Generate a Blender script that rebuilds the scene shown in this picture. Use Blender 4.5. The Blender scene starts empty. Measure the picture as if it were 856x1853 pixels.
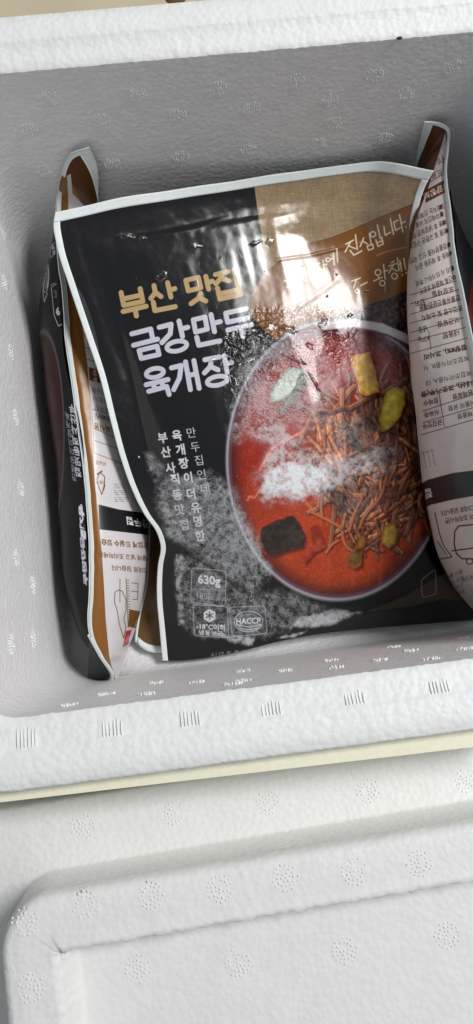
import bpy, bmesh, math, random
import numpy as np
from mathutils import Vector, Matrix

random.seed(7)
RNG = np.random.default_rng(7)
sc = bpy.context.scene
COL = sc.collection

# ------------------------------------------------------------------ camera
# world: X right, Y away from the viewer, Z up; z = 0 is the rim of the open foam box (metres)
FPX, PCX, PCY, CAMH = 1400.0, 428.0, 926.5, 0.30
RX = np.array([0.99179395, -0.1173592, 0.05071077])      # world X, Y, Z expressed in camera axes (right, down, forward)
RY = np.array([-0.12432687, -0.97780361, 0.16865034])
RZ = np.array([0.0297925, -0.1735711, -0.9843706])
RW = np.array([RX, RY, RZ])
cam_d = bpy.data.cameras.new('camera')
cam = bpy.data.objects.new('camera', cam_d)
COL.objects.link(cam)
right, down, fwd = RW[:, 0], RW[:, 1], RW[:, 2]
cam.matrix_world = Matrix(((right[0], -down[0], -fwd[0], 0), (right[1], -down[1], -fwd[1], 0),
                           (right[2], -down[2], -fwd[2], CAMH), (0, 0, 0, 1)))
cam_d.sensor_fit = 'VERTICAL'
cam_d.sensor_height = 36
cam_d.lens = 36 * FPX / 1853
cam_d.clip_start = 0.01
cam_d.clip_end = 50
sc.camera = cam

# ------------------------------------------------------------------ light: an indoor window high on the right, dim room around
world = bpy.data.worlds.new('World')
sc.world = world
world.use_nodes = True
world.node_tree.nodes['Background'].inputs[0].default_value = (0.90, 0.94, 1.0, 1)
world.node_tree.nodes['Background'].inputs[1].default_value = 0.28


def area(name, loc, target, sx, sy, power, color):
    l = bpy.data.lights.new(name, 'AREA')
    l.shape = 'RECTANGLE'
    l.size, l.size_y, l.energy, l.color = sx, sy, power, color
    o = bpy.data.objects.new(name, l)
    COL.objects.link(o)
    o.location = loc
    o.rotation_euler = (Vector(target) - Vector(loc)).to_track_quat('-Z', 'Y').to_euler()
    return o


area('window_light', (0.97, 0.36, 1.38), (0.03, 0.10, -0.08), 0.70, 0.42, 26, (1.0, 0.99, 0.97))
sc.view_settings.view_transform = 'Standard'
sc.view_settings.look = 'None'
sc.view_settings.exposure = 0
sc.view_settings.gamma = 1
sc.view_settings.use_curve_mapping = False


def proj(P):
    d = (np.asarray(P, float) - np.array([0, 0, CAMH])) @ RW
    return d[..., 0] / d[..., 2] * FPX + PCX, d[..., 1] / d[..., 2] * FPX + PCY


def unp(px, py, z):
    w = RW @ np.array([(px - PCX) / FPX, (py - PCY) / FPX, 1.0])
    return w * ((z - CAMH) / w[2]) + np.array([0, 0, CAMH])


def on_plane(px, py, p0, n):
    o = np.array([0, 0, CAMH])
    w = RW @ np.array([(px - PCX) / FPX, (py - PCY) / FPX, 1.0])
    return o + w * (np.dot(np.array(p0) - o, n) / np.dot(w, n))


# ------------------------------------------------------------------ object helpers
def tag(o, label=None, cat=None, group=None, kind=None):
    if label: o['label'] = label
    if cat: o['category'] = cat
    if group: o['group'] = group
    if kind: o['kind'] = kind
    return o


def mesh_obj(name, verts, faces, mat=None, parent=None, smooth=True, uv=None):
    me = bpy.data.meshes.new(name)
    me.from_pydata([tuple(map(float, v)) for v in verts], [], [tuple(map(int, f)) for f in faces])
    if uv is not None:
        lay = me.uv_layers.new(name='UVMap')
        li = np.empty(len(me.loops), dtype=np.int32)
        me.loops.foreach_get('vertex_index', li)
        lay.data.foreach_set('uv', np.asarray(uv, np.float32)[li].ravel())
    if smooth:
        me.polygons.foreach_set('use_smooth', np.ones(len(me.polygons), dtype=bool))
    me.update()
    o = bpy.data.objects.new(name, me)
    if mat: me.materials.append(mat)
    COL.objects.link(o)
    if parent: o.parent = parent
    return o


def empty(name, loc=(0, 0, 0)):
    o = bpy.data.objects.new(name, None)
    o.empty_display_size = 0.02
    COL.objects.link(o)
    o.location = loc
    return o


def child(o, parent):
    o.parent = parent
    o.matrix_parent_inverse = Matrix.Translation(parent.location).inverted()
    return o


# ------------------------------------------------------------------ material helpers
def new_mat(name):
    m = bpy.data.materials.new(name)
    m.use_nodes = True
    nt = m.node_tree
    return m, nt, nt.nodes['Principled BSDF']


def N(nt, t, **kw):
    n = nt.nodes.new(t)
    for k, v in kw.items():
        if k.startswith('i_'):
            key = k[2:]
            n.inputs[int(key) if key.isdigit() else key].default_value = v
        else:
            setattr(n, k, v)
    return n


def ramp(nt, a, b, ca=(0, 0, 0, 1), cb=(1, 1, 1, 1)):
    r = nt.nodes.new('ShaderNodeValToRGB')
    r.color_ramp.elements[0].position, r.color_ramp.elements[0].color = a, ca
    r.color_ramp.elements[1].position, r.color_ramp.elements[1].color = b, cb
    return r


def foam_mat(name, base=(0.80, 0.81, 0.80), stretch=(1, 1, 1), bead=260, crinkle=0.0, bump=0.5):
    m, nt, b = new_mat(name)
    L = nt.links.new
    tc = N(nt, 'ShaderNodeTexCoord')
    mp = N(nt, 'ShaderNodeMapping')
    mp.inputs['Scale'].default_value = stretch
    L(tc.outputs['Object'], mp.inputs[0])
    v = N(nt, 'ShaderNodeTexVoronoi', feature='SMOOTH_F1', i_Scale=bead)
    v.inputs['Smoothness'].default_value = 0.12
    L(mp.outputs[0], v.inputs['Vector'])
    inv = N(nt, 'ShaderNodeMath', operation='MULTIPLY', i_1=-1.0)
    L(v.outputs['Distance'], inv.inputs[0])
    n1 = N(nt, 'ShaderNodeTexNoise', i_Scale=90, i_Detail=4, i_Roughness=0.6)
    L(mp.outputs[0], n1.inputs['Vector'])
    a1 = N(nt, 'ShaderNodeMath', operation='MULTIPLY_ADD', i_1=0.7)
    L(n1.outputs['Fac'], a1.inputs[0]); L(inv.outputs[0], a1.inputs[2])
    # sparse popped beads
    v2 = N(nt, 'ShaderNodeTexVoronoi', feature='F1', i_Scale=bead * 0.55)
    L(mp.outputs[0], v2.inputs['Vector'])
    r2 = ramp(nt, 0.05, 0.16, (1, 1, 1, 1), (0, 0, 0, 1))
    L(v2.outputs['Distance'], r2.inputs[0])
    a2 = N(nt, 'ShaderNodeMath', operation='MULTIPLY_ADD', i_1=0.45)
    L(r2.outputs[0], a2.inputs[0]); L(a1.outputs[0], a2.inputs[2])
    last = a2
    if crinkle:
        n3 = N(nt, 'ShaderNodeTexNoise', i_Scale=38, i_Detail=5, i_Roughness=0.62, i_Distortion=0.8)
        mp3 = N(nt, 'ShaderNodeMapping')
        mp3.inputs['Scale'].default_value = (1.0, 1.0, 3.2)
        L(tc.outputs['Object'], mp3.inputs[0]); L(mp3.outputs[0], n3.inputs['Vector'])
        s = N(nt, 'ShaderNodeMath', operation='SUBTRACT', i_1=0.5)
        ab = N(nt, 'ShaderNodeMath', operation='ABSOLUTE')
        L(n3.outputs['Fac'], s.inputs[0]); L(s.outputs[0], ab.inputs[0])
        r3 = ramp(nt, 0.0, 0.035, (1, 1, 1, 1), (0, 0, 0, 1))
        L(ab.outputs[0], r3.inputs[0])
        a3 = N(nt, 'ShaderNodeMath', operation='MULTIPLY_ADD', i_1=crinkle)
        L(r3.outputs[0], a3.inputs[0]); L(last.outputs[0], a3.inputs[2])
        last = a3
    bp = N(nt, 'ShaderNodeBump', i_Strength=bump, i_Distance=0.0009)
    L(last.outputs[0], bp.inputs['Height'])
    L(bp.outputs[0], b.inputs['Normal'])
    # slight tone mottling of the beads themselves
    mx = N(nt, 'ShaderNodeMix', data_type='RGBA')
    mx.inputs['A'].default_value = (base[0] * 0.93, base[1] * 0.93, base[2] * 0.93, 1)
    mx.inputs['B'].default_value = (min(1, base[0] * 1.05), min(1, base[1] * 1.05), min(1, base[2] * 1.05), 1)
    L(n1.outputs['Fac'], mx.inputs['Factor'])
    # pale flakes where single beads have torn or burst
    v4 = N(nt, 'ShaderNodeTexVoronoi', feature='F1', i_Scale=bead * 0.42)
    mp4 = N(nt, 'ShaderNodeMapping')
    mp4.inputs['Scale'].default_value = (0.6, 1.0, 1.6)
    L(n1.outputs['Color'], mp4.inputs['Location'])
    L(tc.outputs['Object'], mp4.inputs[0]); L(mp4.outputs[0], v4.inputs['Vector'])
    r4 = ramp(nt, 0.06, 0.13, (1, 1, 1, 1), (0, 0, 0, 1))
    L(v4.outputs['Distance'], r4.inputs[0])
    mx4 = N(nt, 'ShaderNodeMix', data_type='RGBA')
    mx4.inputs['B'].default_value = (0.90, 0.91, 0.90, 1)
    L(r4.outputs[0], mx4.inputs['Factor']); L(mx.outputs['Result'], mx4.inputs['A'])
    L(mx4.outputs['Result'], b.inputs['Base Color'])
    b.inputs['Roughness'].default_value = 0.5
    b.inputs['Specular IOR Level'].default_value = 0.35
    return m


def plain_mat(name, col, rough=0.5, spec=0.5, noise=0.0, nscale=300):
    m, nt, b = new_mat(name)
    L = nt.links.new
    tc = N(nt, 'ShaderNodeTexCoord')
    n1 = N(nt, 'ShaderNodeTexNoise', i_Scale=nscale, i_Detail=3)
    L(tc.outputs['Object'], n1.inputs['Vector'])
    mx = N(nt, 'ShaderNodeMix', data_type='RGBA')
    mx.inputs['A'].default_value = tuple(c * 0.9 for c in col[:3]) + (1,)
    mx.inputs['B'].default_value = tuple(min(1, c * 1.06) for c in col[:3]) + (1,)
    L(n1.outputs['Fac'], mx.inputs['Factor']); L(mx.outputs['Result'], b.inputs['Base Color'])
    b.inputs['Roughness'].default_value = rough
    b.inputs['Specular IOR Level'].default_value = spec
    if noise:
        bp = N(nt, 'ShaderNodeBump', i_Strength=noise, i_Distance=0.0006)
        L(n1.outputs['Fac'], bp.inputs['Height']); L(bp.outputs[0], b.inputs['Normal'])
    return m


M_foam_wall = foam_mat('foam_wall', (0.84, 0.835, 0.84), bead=360, crinkle=0.55, bump=0.36)
M_foam_rim = foam_mat('foam_rim', (0.82, 0.83, 0.825), bead=370, bump=0.30)
M_foam_lid = foam_mat('foam_lid', (0.76, 0.765, 0.755), bead=400, bump=0.22)
M_bead_lid = plain_mat('lid_bead', (0.78, 0.785, 0.775), 0.4, 0.4)
M_bead = plain_mat('foam_bead', (0.86, 0.87, 0.86), 0.35, 0.5)
M_cream = plain_mat('cream_tape', (0.84, 0.81, 0.64), 0.5, 0.4, 0.1, 500)
M_seal = plain_mat('white_seal', (0.80, 0.86, 0.85), 0.32, 0.5, 0.25, 260)
M_dark = plain_mat('dark_speck', (0.03, 0.03, 0.03), 0.8)
M_brown = plain_mat('brown_speck', (0.16, 0.07, 0.03), 0.8)


# ------------------------------------------------------------------ foam box by lofted rounded rectangles
def rrect(x0, x1, y0, y1, r, n_side=170, n_arc=14):
    pts, nrm = [], []
    cs = [((x1 - r, y0 + r), -90), ((x1 - r, y1 - r), 0), ((x0 + r, y1 - r), 90), ((x0 + r, y0 + r), 180)]
    st = [((x0 + r, y0), (x1 - r, y0), (0, -1)), ((x1, y0 + r), (x1, y1 - r), (1, 0)),
          ((x1 - r, y1), (x0 + r, y1), (0, 1)), ((x0, y1 - r), (x0, y0 + r), (-1, 0))]
    for (a, b, n), (c, a0) in zip(st, cs):
        for i in range(n_side):
            t = i / n_side
            pts.append((a[0] + (b[0] - a[0]) * t, a[1] + (b[1] - a[1]) * t)); nrm.append(n)
        for i in range(n_arc):
            th = math.radians(a0 + 90 * i / n_arc)
            pts.append((c[0] + r * math.cos(th), c[1] + r * math.sin(th))); nrm.append((math.cos(th), math.sin(th)))
    return np.array(pts), np.array(nrm)


def scallop(n, seed, mean=2.6):
    """bead-like bumps along an edge, 0..1"""
    rg = np.random.default_rng(seed)
    out = np.zeros(n)
    i = 0
    while i < n:
        w = max(2, int(rg.normal(mean, mean * 0.35)))
        h = rg.uniform(0.2, 1.0)
        for k in range(w):
            if i + k < n: out[i + k] = h * math.sin(math.pi * (k + 0.5) / w)
        i += w
    return out


def loft(name, rings, mat, parent=None, cap=True, flip=False):
    """rings: (x0,x1,y0,y1,r,z,jitter_out,jitter_z)"""
    V, F = [], []
    n = None
    for k, (x0, x1, y0, y1, r, z, jo, jz) in enumerate(rings):
        p, nr = rrect(x0, x1, y0, y1, r)
        n = len(p)
        s = scallop(n, 100 + k) if (jo or jz) else np.zeros(n)
        q = p + nr * (s * jo)[:, None]
        for i in range(n): V.append((q[i, 0], q[i, 1], z + s[i] * jz))
    for k in range(len(rings) - 1):
        for i in range(n):
            j = (i + 1) % n
            f = (k * n + i, k * n + j, (k + 1) * n + j, (k + 1) * n + i)
            F.append(f[::-1] if flip else f)
    if cap:
        c = len(V)
        base = (len(rings) - 1) * n
        V.append((np.mean([V[base + i][0] for i in range(n)]), np.mean([V[base + i][1] for i in range(n)]), rings[-1][5]))
        for i in range(n):
            f = (base + i, base + (i + 1) % n, c)
            F.append(f[::-1] if flip else f)
    return mesh_obj(name, V, F, mat, parent)


BX0, BX1, BY0, BY1 = -0.090, 0.178, -0.0165, 0.2555
DEP, DR = 0.180, 0.008
T = 0.0255
box = empty('foam_box', (0.044, 0.12, -0.213))
tag(box, 'open white foam cooler box with grey shaded inside, holding the food pouches', 'foam box')

# walls (inner), with a soft fillet at the floor
inner = [(BX0, BX1, BY0, BY1, 0.016, -0.0005, -0.0006, 0.0)]
for k in range(1, 9):
    t = k / 8
    d = DR * t * 0.93
    inner.append((BX0 + d, BX1 - d, BY0 + d, BY1 - d, 0.016 + 0.004 * t, -(DEP - 0.014) * t, 0, 0))
for a in (20, 45, 70, 90):
    s, c = math.sin(math.radians(a)), math.cos(math.radians(a))
    d = DR * 0.93 + 0.014 * (1 - c)
    inner.append((BX0 + d, BX1 - d, BY0 + d, BY1 - d, 0.020, -(DEP - 0.014) - 0.014 * s, 0, 0))
child(loft('inner_wall', inner, M_foam_wall, flip=True), box)
# rim: inner lower band, small step, outer band, rounded outer edge, outside wall
rim = []
def ring_out(d, z, jo=0, jz=0, r=0.016):
    rim.append((BX0 - d, BX1 + d, BY0 - d, BY1 + d, r + d * 0.8, z, jo, jz))
ring_out(0, -0.0005, -0.0006, 0)
ring_out(0.0008, 0.0004, 0, 0.0005)
ring_out(0.0050, 0.0008, 0, 0.0007)
ring_out(0.0105, 0.0008, 0, 0.0004)
ring_out(0.0118, 0.0022, 0, 0.0006)
ring_out(0.0135, 0.0027, 0, 0.0004)
ring_out(0.0190, 0.0028, 0, 0.0002)
ring_out(0.0245, 0.0026, 0, 0.0003)
ring_out(0.0256, 0.0014, 0.0003, 0)
ring_out(0.0256, -0.012)
ring_out(0.0240, -0.014)
ring_out(0.0180, -0.213)
child(loft('rim', rim, M_foam_rim, cap=True), box)


# raised bead clusters left by the steam vents of the mould
def dome(r, h, seg=7, rings=2):
    V = [(0, 0, h)]
    F = []
    for k in range(1, rings + 1):
        a = math.pi / 2 * k / rings
        for i in range(seg):
            t = 2 * math.pi * i / seg
            V.append((r * math.sin(a) * math.cos(t), r * math.sin(a) * math.sin(t), h * math.cos(a) - (0.0002 if k == rings else 0)))
    for i in range(seg): F.append((0, 1 + i, 1 + (i + 1) % seg))
    for k in range(rings - 1):
        for i in range(seg):
            a, b = 1 + k * seg + i, 1 + k * seg + (i + 1) % seg
            F.append((a, a + seg, b + seg, b))
    return V, F


def cluster_mesh(name, R=0.0045, r=0.0005, h=0.0004, seed=0, drop=0.1, mat=None):
    rg = random.Random(seed)
    V, F = [], []
    for ringi, cnt in ((0, 1), (1, 6), (2, 12), (3, 17)):
        for i in range(cnt):
            if rg.random() < drop: continue
            th = 2 * math.pi * i / max(cnt, 1) + ringi * 0.3
            rr = R * ringi / 3.0
            x = rr * math.cos(th) + rg.uniform(-.0002, .0002)
            y = rr * math.sin(th) + rg.uniform(-.0002, .0002)
            v, f = dome(r * rg.uniform(.75, 1.2), h * rg.uniform(.6, 1.3))
            b = len(V)
            V += [(a + x, c + y, d) for a, c, d in v]
            F += [tuple(q + b for q in k) for k in f]
    me = bpy.data.meshes.new(name)
    me.from_pydata(V, [], F)
    me.polygons.foreach_set('use_smooth', np.ones(len(me.polygons), dtype=bool))
    me.materials.append(mat or M_bead)
    return me


CL_flat = [cluster_mesh('vent_mark', seed=s, mat=M_bead_lid, h=.00032) for s in range(4)]
CL_wall = [cluster_mesh('vent_mark', R=0.0040, r=0.00048, h=0.0005, seed=10 + s, drop=0.3) for s in range(4)]
CL_near = [cluster_mesh('vent_mark', R=0.0036, r=0.00055, h=0.0010, seed=20 + s, drop=0.5) for s in range(4)]


def place(me, p, n, parent, spin=0.0, s=1.0):
    o = bpy.data.objects.new('vent_mark', me)
    COL.objects.link(o)
    q = Vector(n).to_track_quat('Z', 'Y')
    o.matrix_world = Matrix.Translation(Vector(p)) @ q.to_matrix().to_4x4() @ Matrix.Rotation(spin, 4, 'Z') @ Matrix.Diagonal((s, s, s, 1))
    mw = o.matrix_world.copy()
    o.parent = parent
    o.matrix_parent_inverse = Matrix.Translation(parent.location).inverted()
    return o


sl = DR * 0.93 / (DEP - 0.014)
nf = Vector((0, -1, sl)).normalized()
nn = Vector((0, 1, sl)).normalized()
nl = Vector((1, 0, sl)).normalized()
FAR = [(92, 178), (183, 217), (52, 234), (80, 310), (203, 295), (248, 170), (322, 208), (328, 284), (395, 160), (450, 270),
       (456, 196), (575, 260), (595, 182), (535, 145), (696, 250), (734, 170), (818, 120), (843, 165), (678, 135), (828, 235), (605, 222)]
for i, p in enumerate(FAR):
    q = on_plane(*p, (0, BY1, 0), nf)
    place(CL_wall[i % 4], q, nf, box, i * 1.1)
for i, p in enumerate([(8, 512), (20, 638), (29, 756), (38, 883), (20, 1165), (60, 1155), (66, 1225), (30, 1010), (60, 1060), (6, 420)]):
    q = on_plane(*p, (BX0, 0, 0), nl)
    place(CL_wall[i % 4], q, nl, box, i * 0.9)
NEAR = [(123, 1277), (193, 1257), (266, 1257), (281, 1237), (359, 1235), (422, 1238), (440, 1215), (519, 1214),
        (438, 1233), (542, 1171), (598, 1196), (606, 1209), (657, 1157), (713, 1171), (690, 1195), (746, 1178), (782, 1193),
        (843, 1155), (840, 1175)]
for i, p in enumerate(NEAR):
    q = on_plane(*p, (0, BY0, 0), nn)
    if q[2] > -DEP + 0.012:
        place(CL_near[i % 4], q, nn, box, i * 0.7)

# little moulded ribs on the near rim
def rib_mesh(seed):
    rg = random.Random(seed)
    V, F = [], []
    for i in range(6):
        x = (i - 2.5) * 0.00135 + rg.uniform(-.0001, .0001)
        l0, l1 = -0.0045 + rg.uniform(0, .0012), 0.0045 - rg.uniform(0, .0012)
        segs, b = 8, len(V)
        for k in range(segs + 1):
            t = k / segs
            y = l0 + (l1 - l0) * t
            e = math.sin(math.pi * t) ** 0.4 * 0.00022 + 0.00003
            xx = x + rg.uniform(-.00008, .00008)
            V += [(xx - e, y, -0.0002), (xx - e * .5, y, e * .9), (xx + e * .5, y, e * .9), (xx + e, y, -0.0002)]
        for k in range(segs):
            for j in range(3):
                a = b + k * 4 + j
                F.append((a, a + 1, a + 5, a + 4))
    me = bpy.data.meshes.new('vent_rib')
    me.from_pydata(V, [], F)
    me.polygons.foreach_set('use_smooth', np.ones(len(me.polygons), dtype=bool))
    me.materials.append(M_bead)
    return me


RIBS = [rib_mesh(s) for s in range(3)]
for i, p in enumerate([(48, 1338), (203, 1323), (345, 1305), (492, 1289), (643, 1271), (797, 1249)]):
    q = on_plane(*p, (0, 0, 0.0013), (0, 0, 1))
    o = place(RIBS[i % 3], q, Vector((0, 0, 1)), box, 0.03 * (i - 2))
    o.name = 'vent_rib'
# dark chip on the far rim's inner edge
me = bpy.data.meshes.new('chip')
v, f = dome(0.0016, 0.001, 9, 3)
o = mesh_obj('chip', v, f, M_dark)
o.matrix_world = Matrix.Translation(Vector(unp(723, 69, 0.0005))) @ Matrix.Diagonal((.9, .5, .6, 1))
child(o, box)

# ------------------------------------------------------------------ the closed box in front, with its lid, and the cream tape between
front_body = empty('lidded_foam_box', (0.04, -0.20, -0.213))
tag(front_body, 'closed white foam box in the foreground, its lid with raised rounded border and sunken panel', 'foam box')
child(loft('body', [(-0.105, 0.225, -0.335, -0.060, 0.02, -0.213, 0, 0), (-0.108, 0.230, -0.325, -0.053, 0.02, -0.0625, 0, 0),
                    (-0.098, 0.220, -0.315, -0.063, 0.02, -0.062, 0, 0)], M_foam_lid), front_body)
V = []; F = []
a = np.array([unp(-60, 1438, -0.0035), unp(940, 1305, -0.0035), unp(940, 1342, -0.0035), unp(-60, 1459, -0.0035)])
a[:2, 1] = np.maximum(a[:2, 1], BY0 - .0262)
nseg = 60
for i in range(nseg + 1):
    t = i / nseg
    w = 0.0004 * math.sin(i * 1.7)
    for (z, dz) in ((0, 0), (1, 0)):
        pa = a[0] * (1 - t) + a[1] * t; pb = a[3] * (1 - t) + a[2] * t
        q = pa if z == 0 else pb
        V += [(q[0], q[1] + w * (1 - z), -0.0035), (q[0], q[1] + w * (1 - z), -0.030)]
for i in range(nseg):
    b = i * 4
    F += [(b, b + 4, b + 6, b + 2), (b + 1, b + 3, b + 7, b + 5), (b, b + 1, b + 5, b + 4), (b + 2, b + 6, b + 7, b + 3)]
F += [(0, 2, 3, 1), (nseg * 4, nseg * 4 + 1, nseg * 4 + 3, nseg * 4 + 2)]
child(mesh_obj('tape_strip', V, F, M_cream, smooth=False), box)

lid = empty('lid')
# local frame: origin at (x=0, near edge), turned slightly against the box
LROT = math.radians(1.45)
lid.rotation_euler = (0, 0, LROT)
LM = Matrix.Translation(Vector((0, -0.0505, -0.0615))) @ Matrix.Rotation(LROT, 4, 'Z')
lid.location = (0, -0.0505, -0.0615)
child(lid, front_body)
ZF, ZP, ZR = -0.030, -0.0015, -0.0135          # flange, plateau, recess (world heights)
lz = lambda z: z + 0.0615
LR = []
def lr(x0, y1, r, z, jo=0, jz=0, x1=0.22, y0=-0.275):
    LR.append((x0, x1, y0, y1, r, lz(z), jo, jz))
lr(-0.118, 0.0, 0.012, -0.0610, x1=0.25, y0=-0.30)
lr(-0.118, 0.0, 0.012, ZF - 0.002, 0.0003, 0, x1=0.25, y0=-0.30)
lr(-0.1165, -0.0012, 0.012, ZF, 0, .0003, x1=0.248, y0=-0.299)
lr(-0.100, -0.012, 0.016, ZF, x1=0.236, y0=-0.29)
lr(-0.0925, -0.0250, 0.021, ZF, 0, 0, x1=0.225, y0=-0.28)
lr(-0.0912, -0.0262, 0.020, ZF + 0.0010)
lr(-0.0898, -0.0270, 0.0195, ZP - 0.0055, 0.0002, 0)
lr(-0.0892, -0.0276, 0.019, ZP - 0.0025, 0.0003, 0)
lr(-0.0882, -0.0288, 0.018, ZP - 0.0007, 0.0003, .0003)
lr(-0.0862, -0.0308, 0.016, ZP, 0, .0003)
lr(-0.0800, -0.0400, 0.008, ZP)
lr(-0.0720, -0.0452, 0.0025, ZP, 0, 0, x1=0.212, y0=-0.262)
lr(-0.0695, -0.0462, 0.0015, ZP, -0.0017, 0.0007, x1=0.21, y0=-0.26)
lr(-0.0690, -0.0468, 0.0012, ZP - 0.0014, -0.0017, 0, x1=0.21, y0=-0.26)
lr(-0.0650, -0.0472, 0.0012, ZR + 0.0010, -0.0006, 0, x1=0.21, y0=-0.26)
lr(-0.0640, -0.0480, 0.0012, ZR, x1=0.21, y0=-0.26)
lr(-0.0630, -0.0490, 0.0012, ZR, x1=0.208, y0=-0.258)
lr(-0.0620, -0.0500, 0.0012, ZR, x1=0.207, y0=-0.257)
lo = loft('panel', LR, M_foam_lid)
lo.parent = lid
LMi = LM.inverted()
def lid_mark(me, p, z, i):
    q = LMi @ Vector(unp(*p, z))
    o = bpy.data.objects.new('vent_mark', me)
    COL.objects.link(o)
    o.parent = lid
    o.location = q
    o.rotation_euler = (0, 0, i * 0.8)
for i, p in enumerate([(150, 1495), (319, 1472), (485, 1452), (667, 1431), (845, 1413)]): lid_mark(CL_flat[i % 4], p, ZF, i)
for i, p in enumerate([(45, 1668), (154, 1637), (273, 1620), (398, 1608), (517, 1588), (642, 1577), (759, 1562), (56, 1788)]): lid_mark(CL_flat[i % 4], p, ZP, i + 5)
for i, p in enumerate([(250, 1753), (430, 1742), (624, 1720), (809, 1692)]): lid_mark(CL_flat[i % 4], p, ZR, i + 3)

# floor
fm, fnt, fb = new_mat('cream_floor')
tc = N(fnt, 'ShaderNodeTexCoord')
fn = N(fnt, 'ShaderNodeTexNoise', i_Scale=14, i_Detail=5)
fr = ramp(fnt, 0.3, 0.7, (0.56, 0.49, 0.34, 1), (0.64, 0.57, 0.41, 1))
fnt.links.new(tc.outputs['Object'], fn.inputs['Vector']); fnt.links.new(fn.outputs['Fac'], fr.inputs[0]); fnt.links.new(fr.outputs[0], fb.inputs['Base Color'])
fb.inputs['Roughness'].default_value = 0.5
fl = mesh_obj('floor', [(-3, -3, -0.2134), (3, -3, -0.2134), (3, 3, -0.2134), (-3, 3, -0.2134)], [(0, 1, 2, 3)], fm, smooth=False)
tag(fl, kind='structure')
v, f = dome(0.006, 0.003, 10, 3)
o = mesh_obj('crumb', v, f, M_brown)
p = unp(318, -2, -0.2133)
o.location = p
o.scale = (1.4, .8, 1)
tag(o, 'small dark brown scrap on the cream floor behind the open box', 'scrap')


# ================================================================== printed artwork, drawn with numpy
def hash_noise(X, Y, seed):
    tab = np.random.default_rng(seed).random((256, 256)).astype(np.float32)
    xi = np.floor(X).astype(int); yi = np.floor(Y).astype(int)
    fx = (X - xi).astype(np.float32); fy = (Y - yi).astype(np.float32)
    fx = fx * fx * (3 - 2 * fx); fy = fy * fy * (3 - 2 * fy)
    a = tab[yi & 255, xi & 255]; b = tab[yi & 255, (xi + 1) & 255]
    c = tab[(yi + 1) & 255, xi & 255]; d = tab[(yi + 1) & 255, (xi + 1) & 255]
    return (a * (1 - fx) + b * fx) * (1 - fy) + (c * (1 - fx) + d * fx) * fy


def fbm(X, Y, s, o=4, seed=0):
    r = 0; a = 1; t = 0
    for k in range(o):
        r = r + a * hash_noise(X / s + 17.3 * k + 300, Y / s + 9.1 * k + 300, seed + k)
        t += a; a *= 0.55; s = s / 2.03
    return r / t


def sstep(a, b, x):
    t = np.clip((x - a) / (b - a), 0, 1)
    return t * t * (3 - 2 * t)


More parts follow.
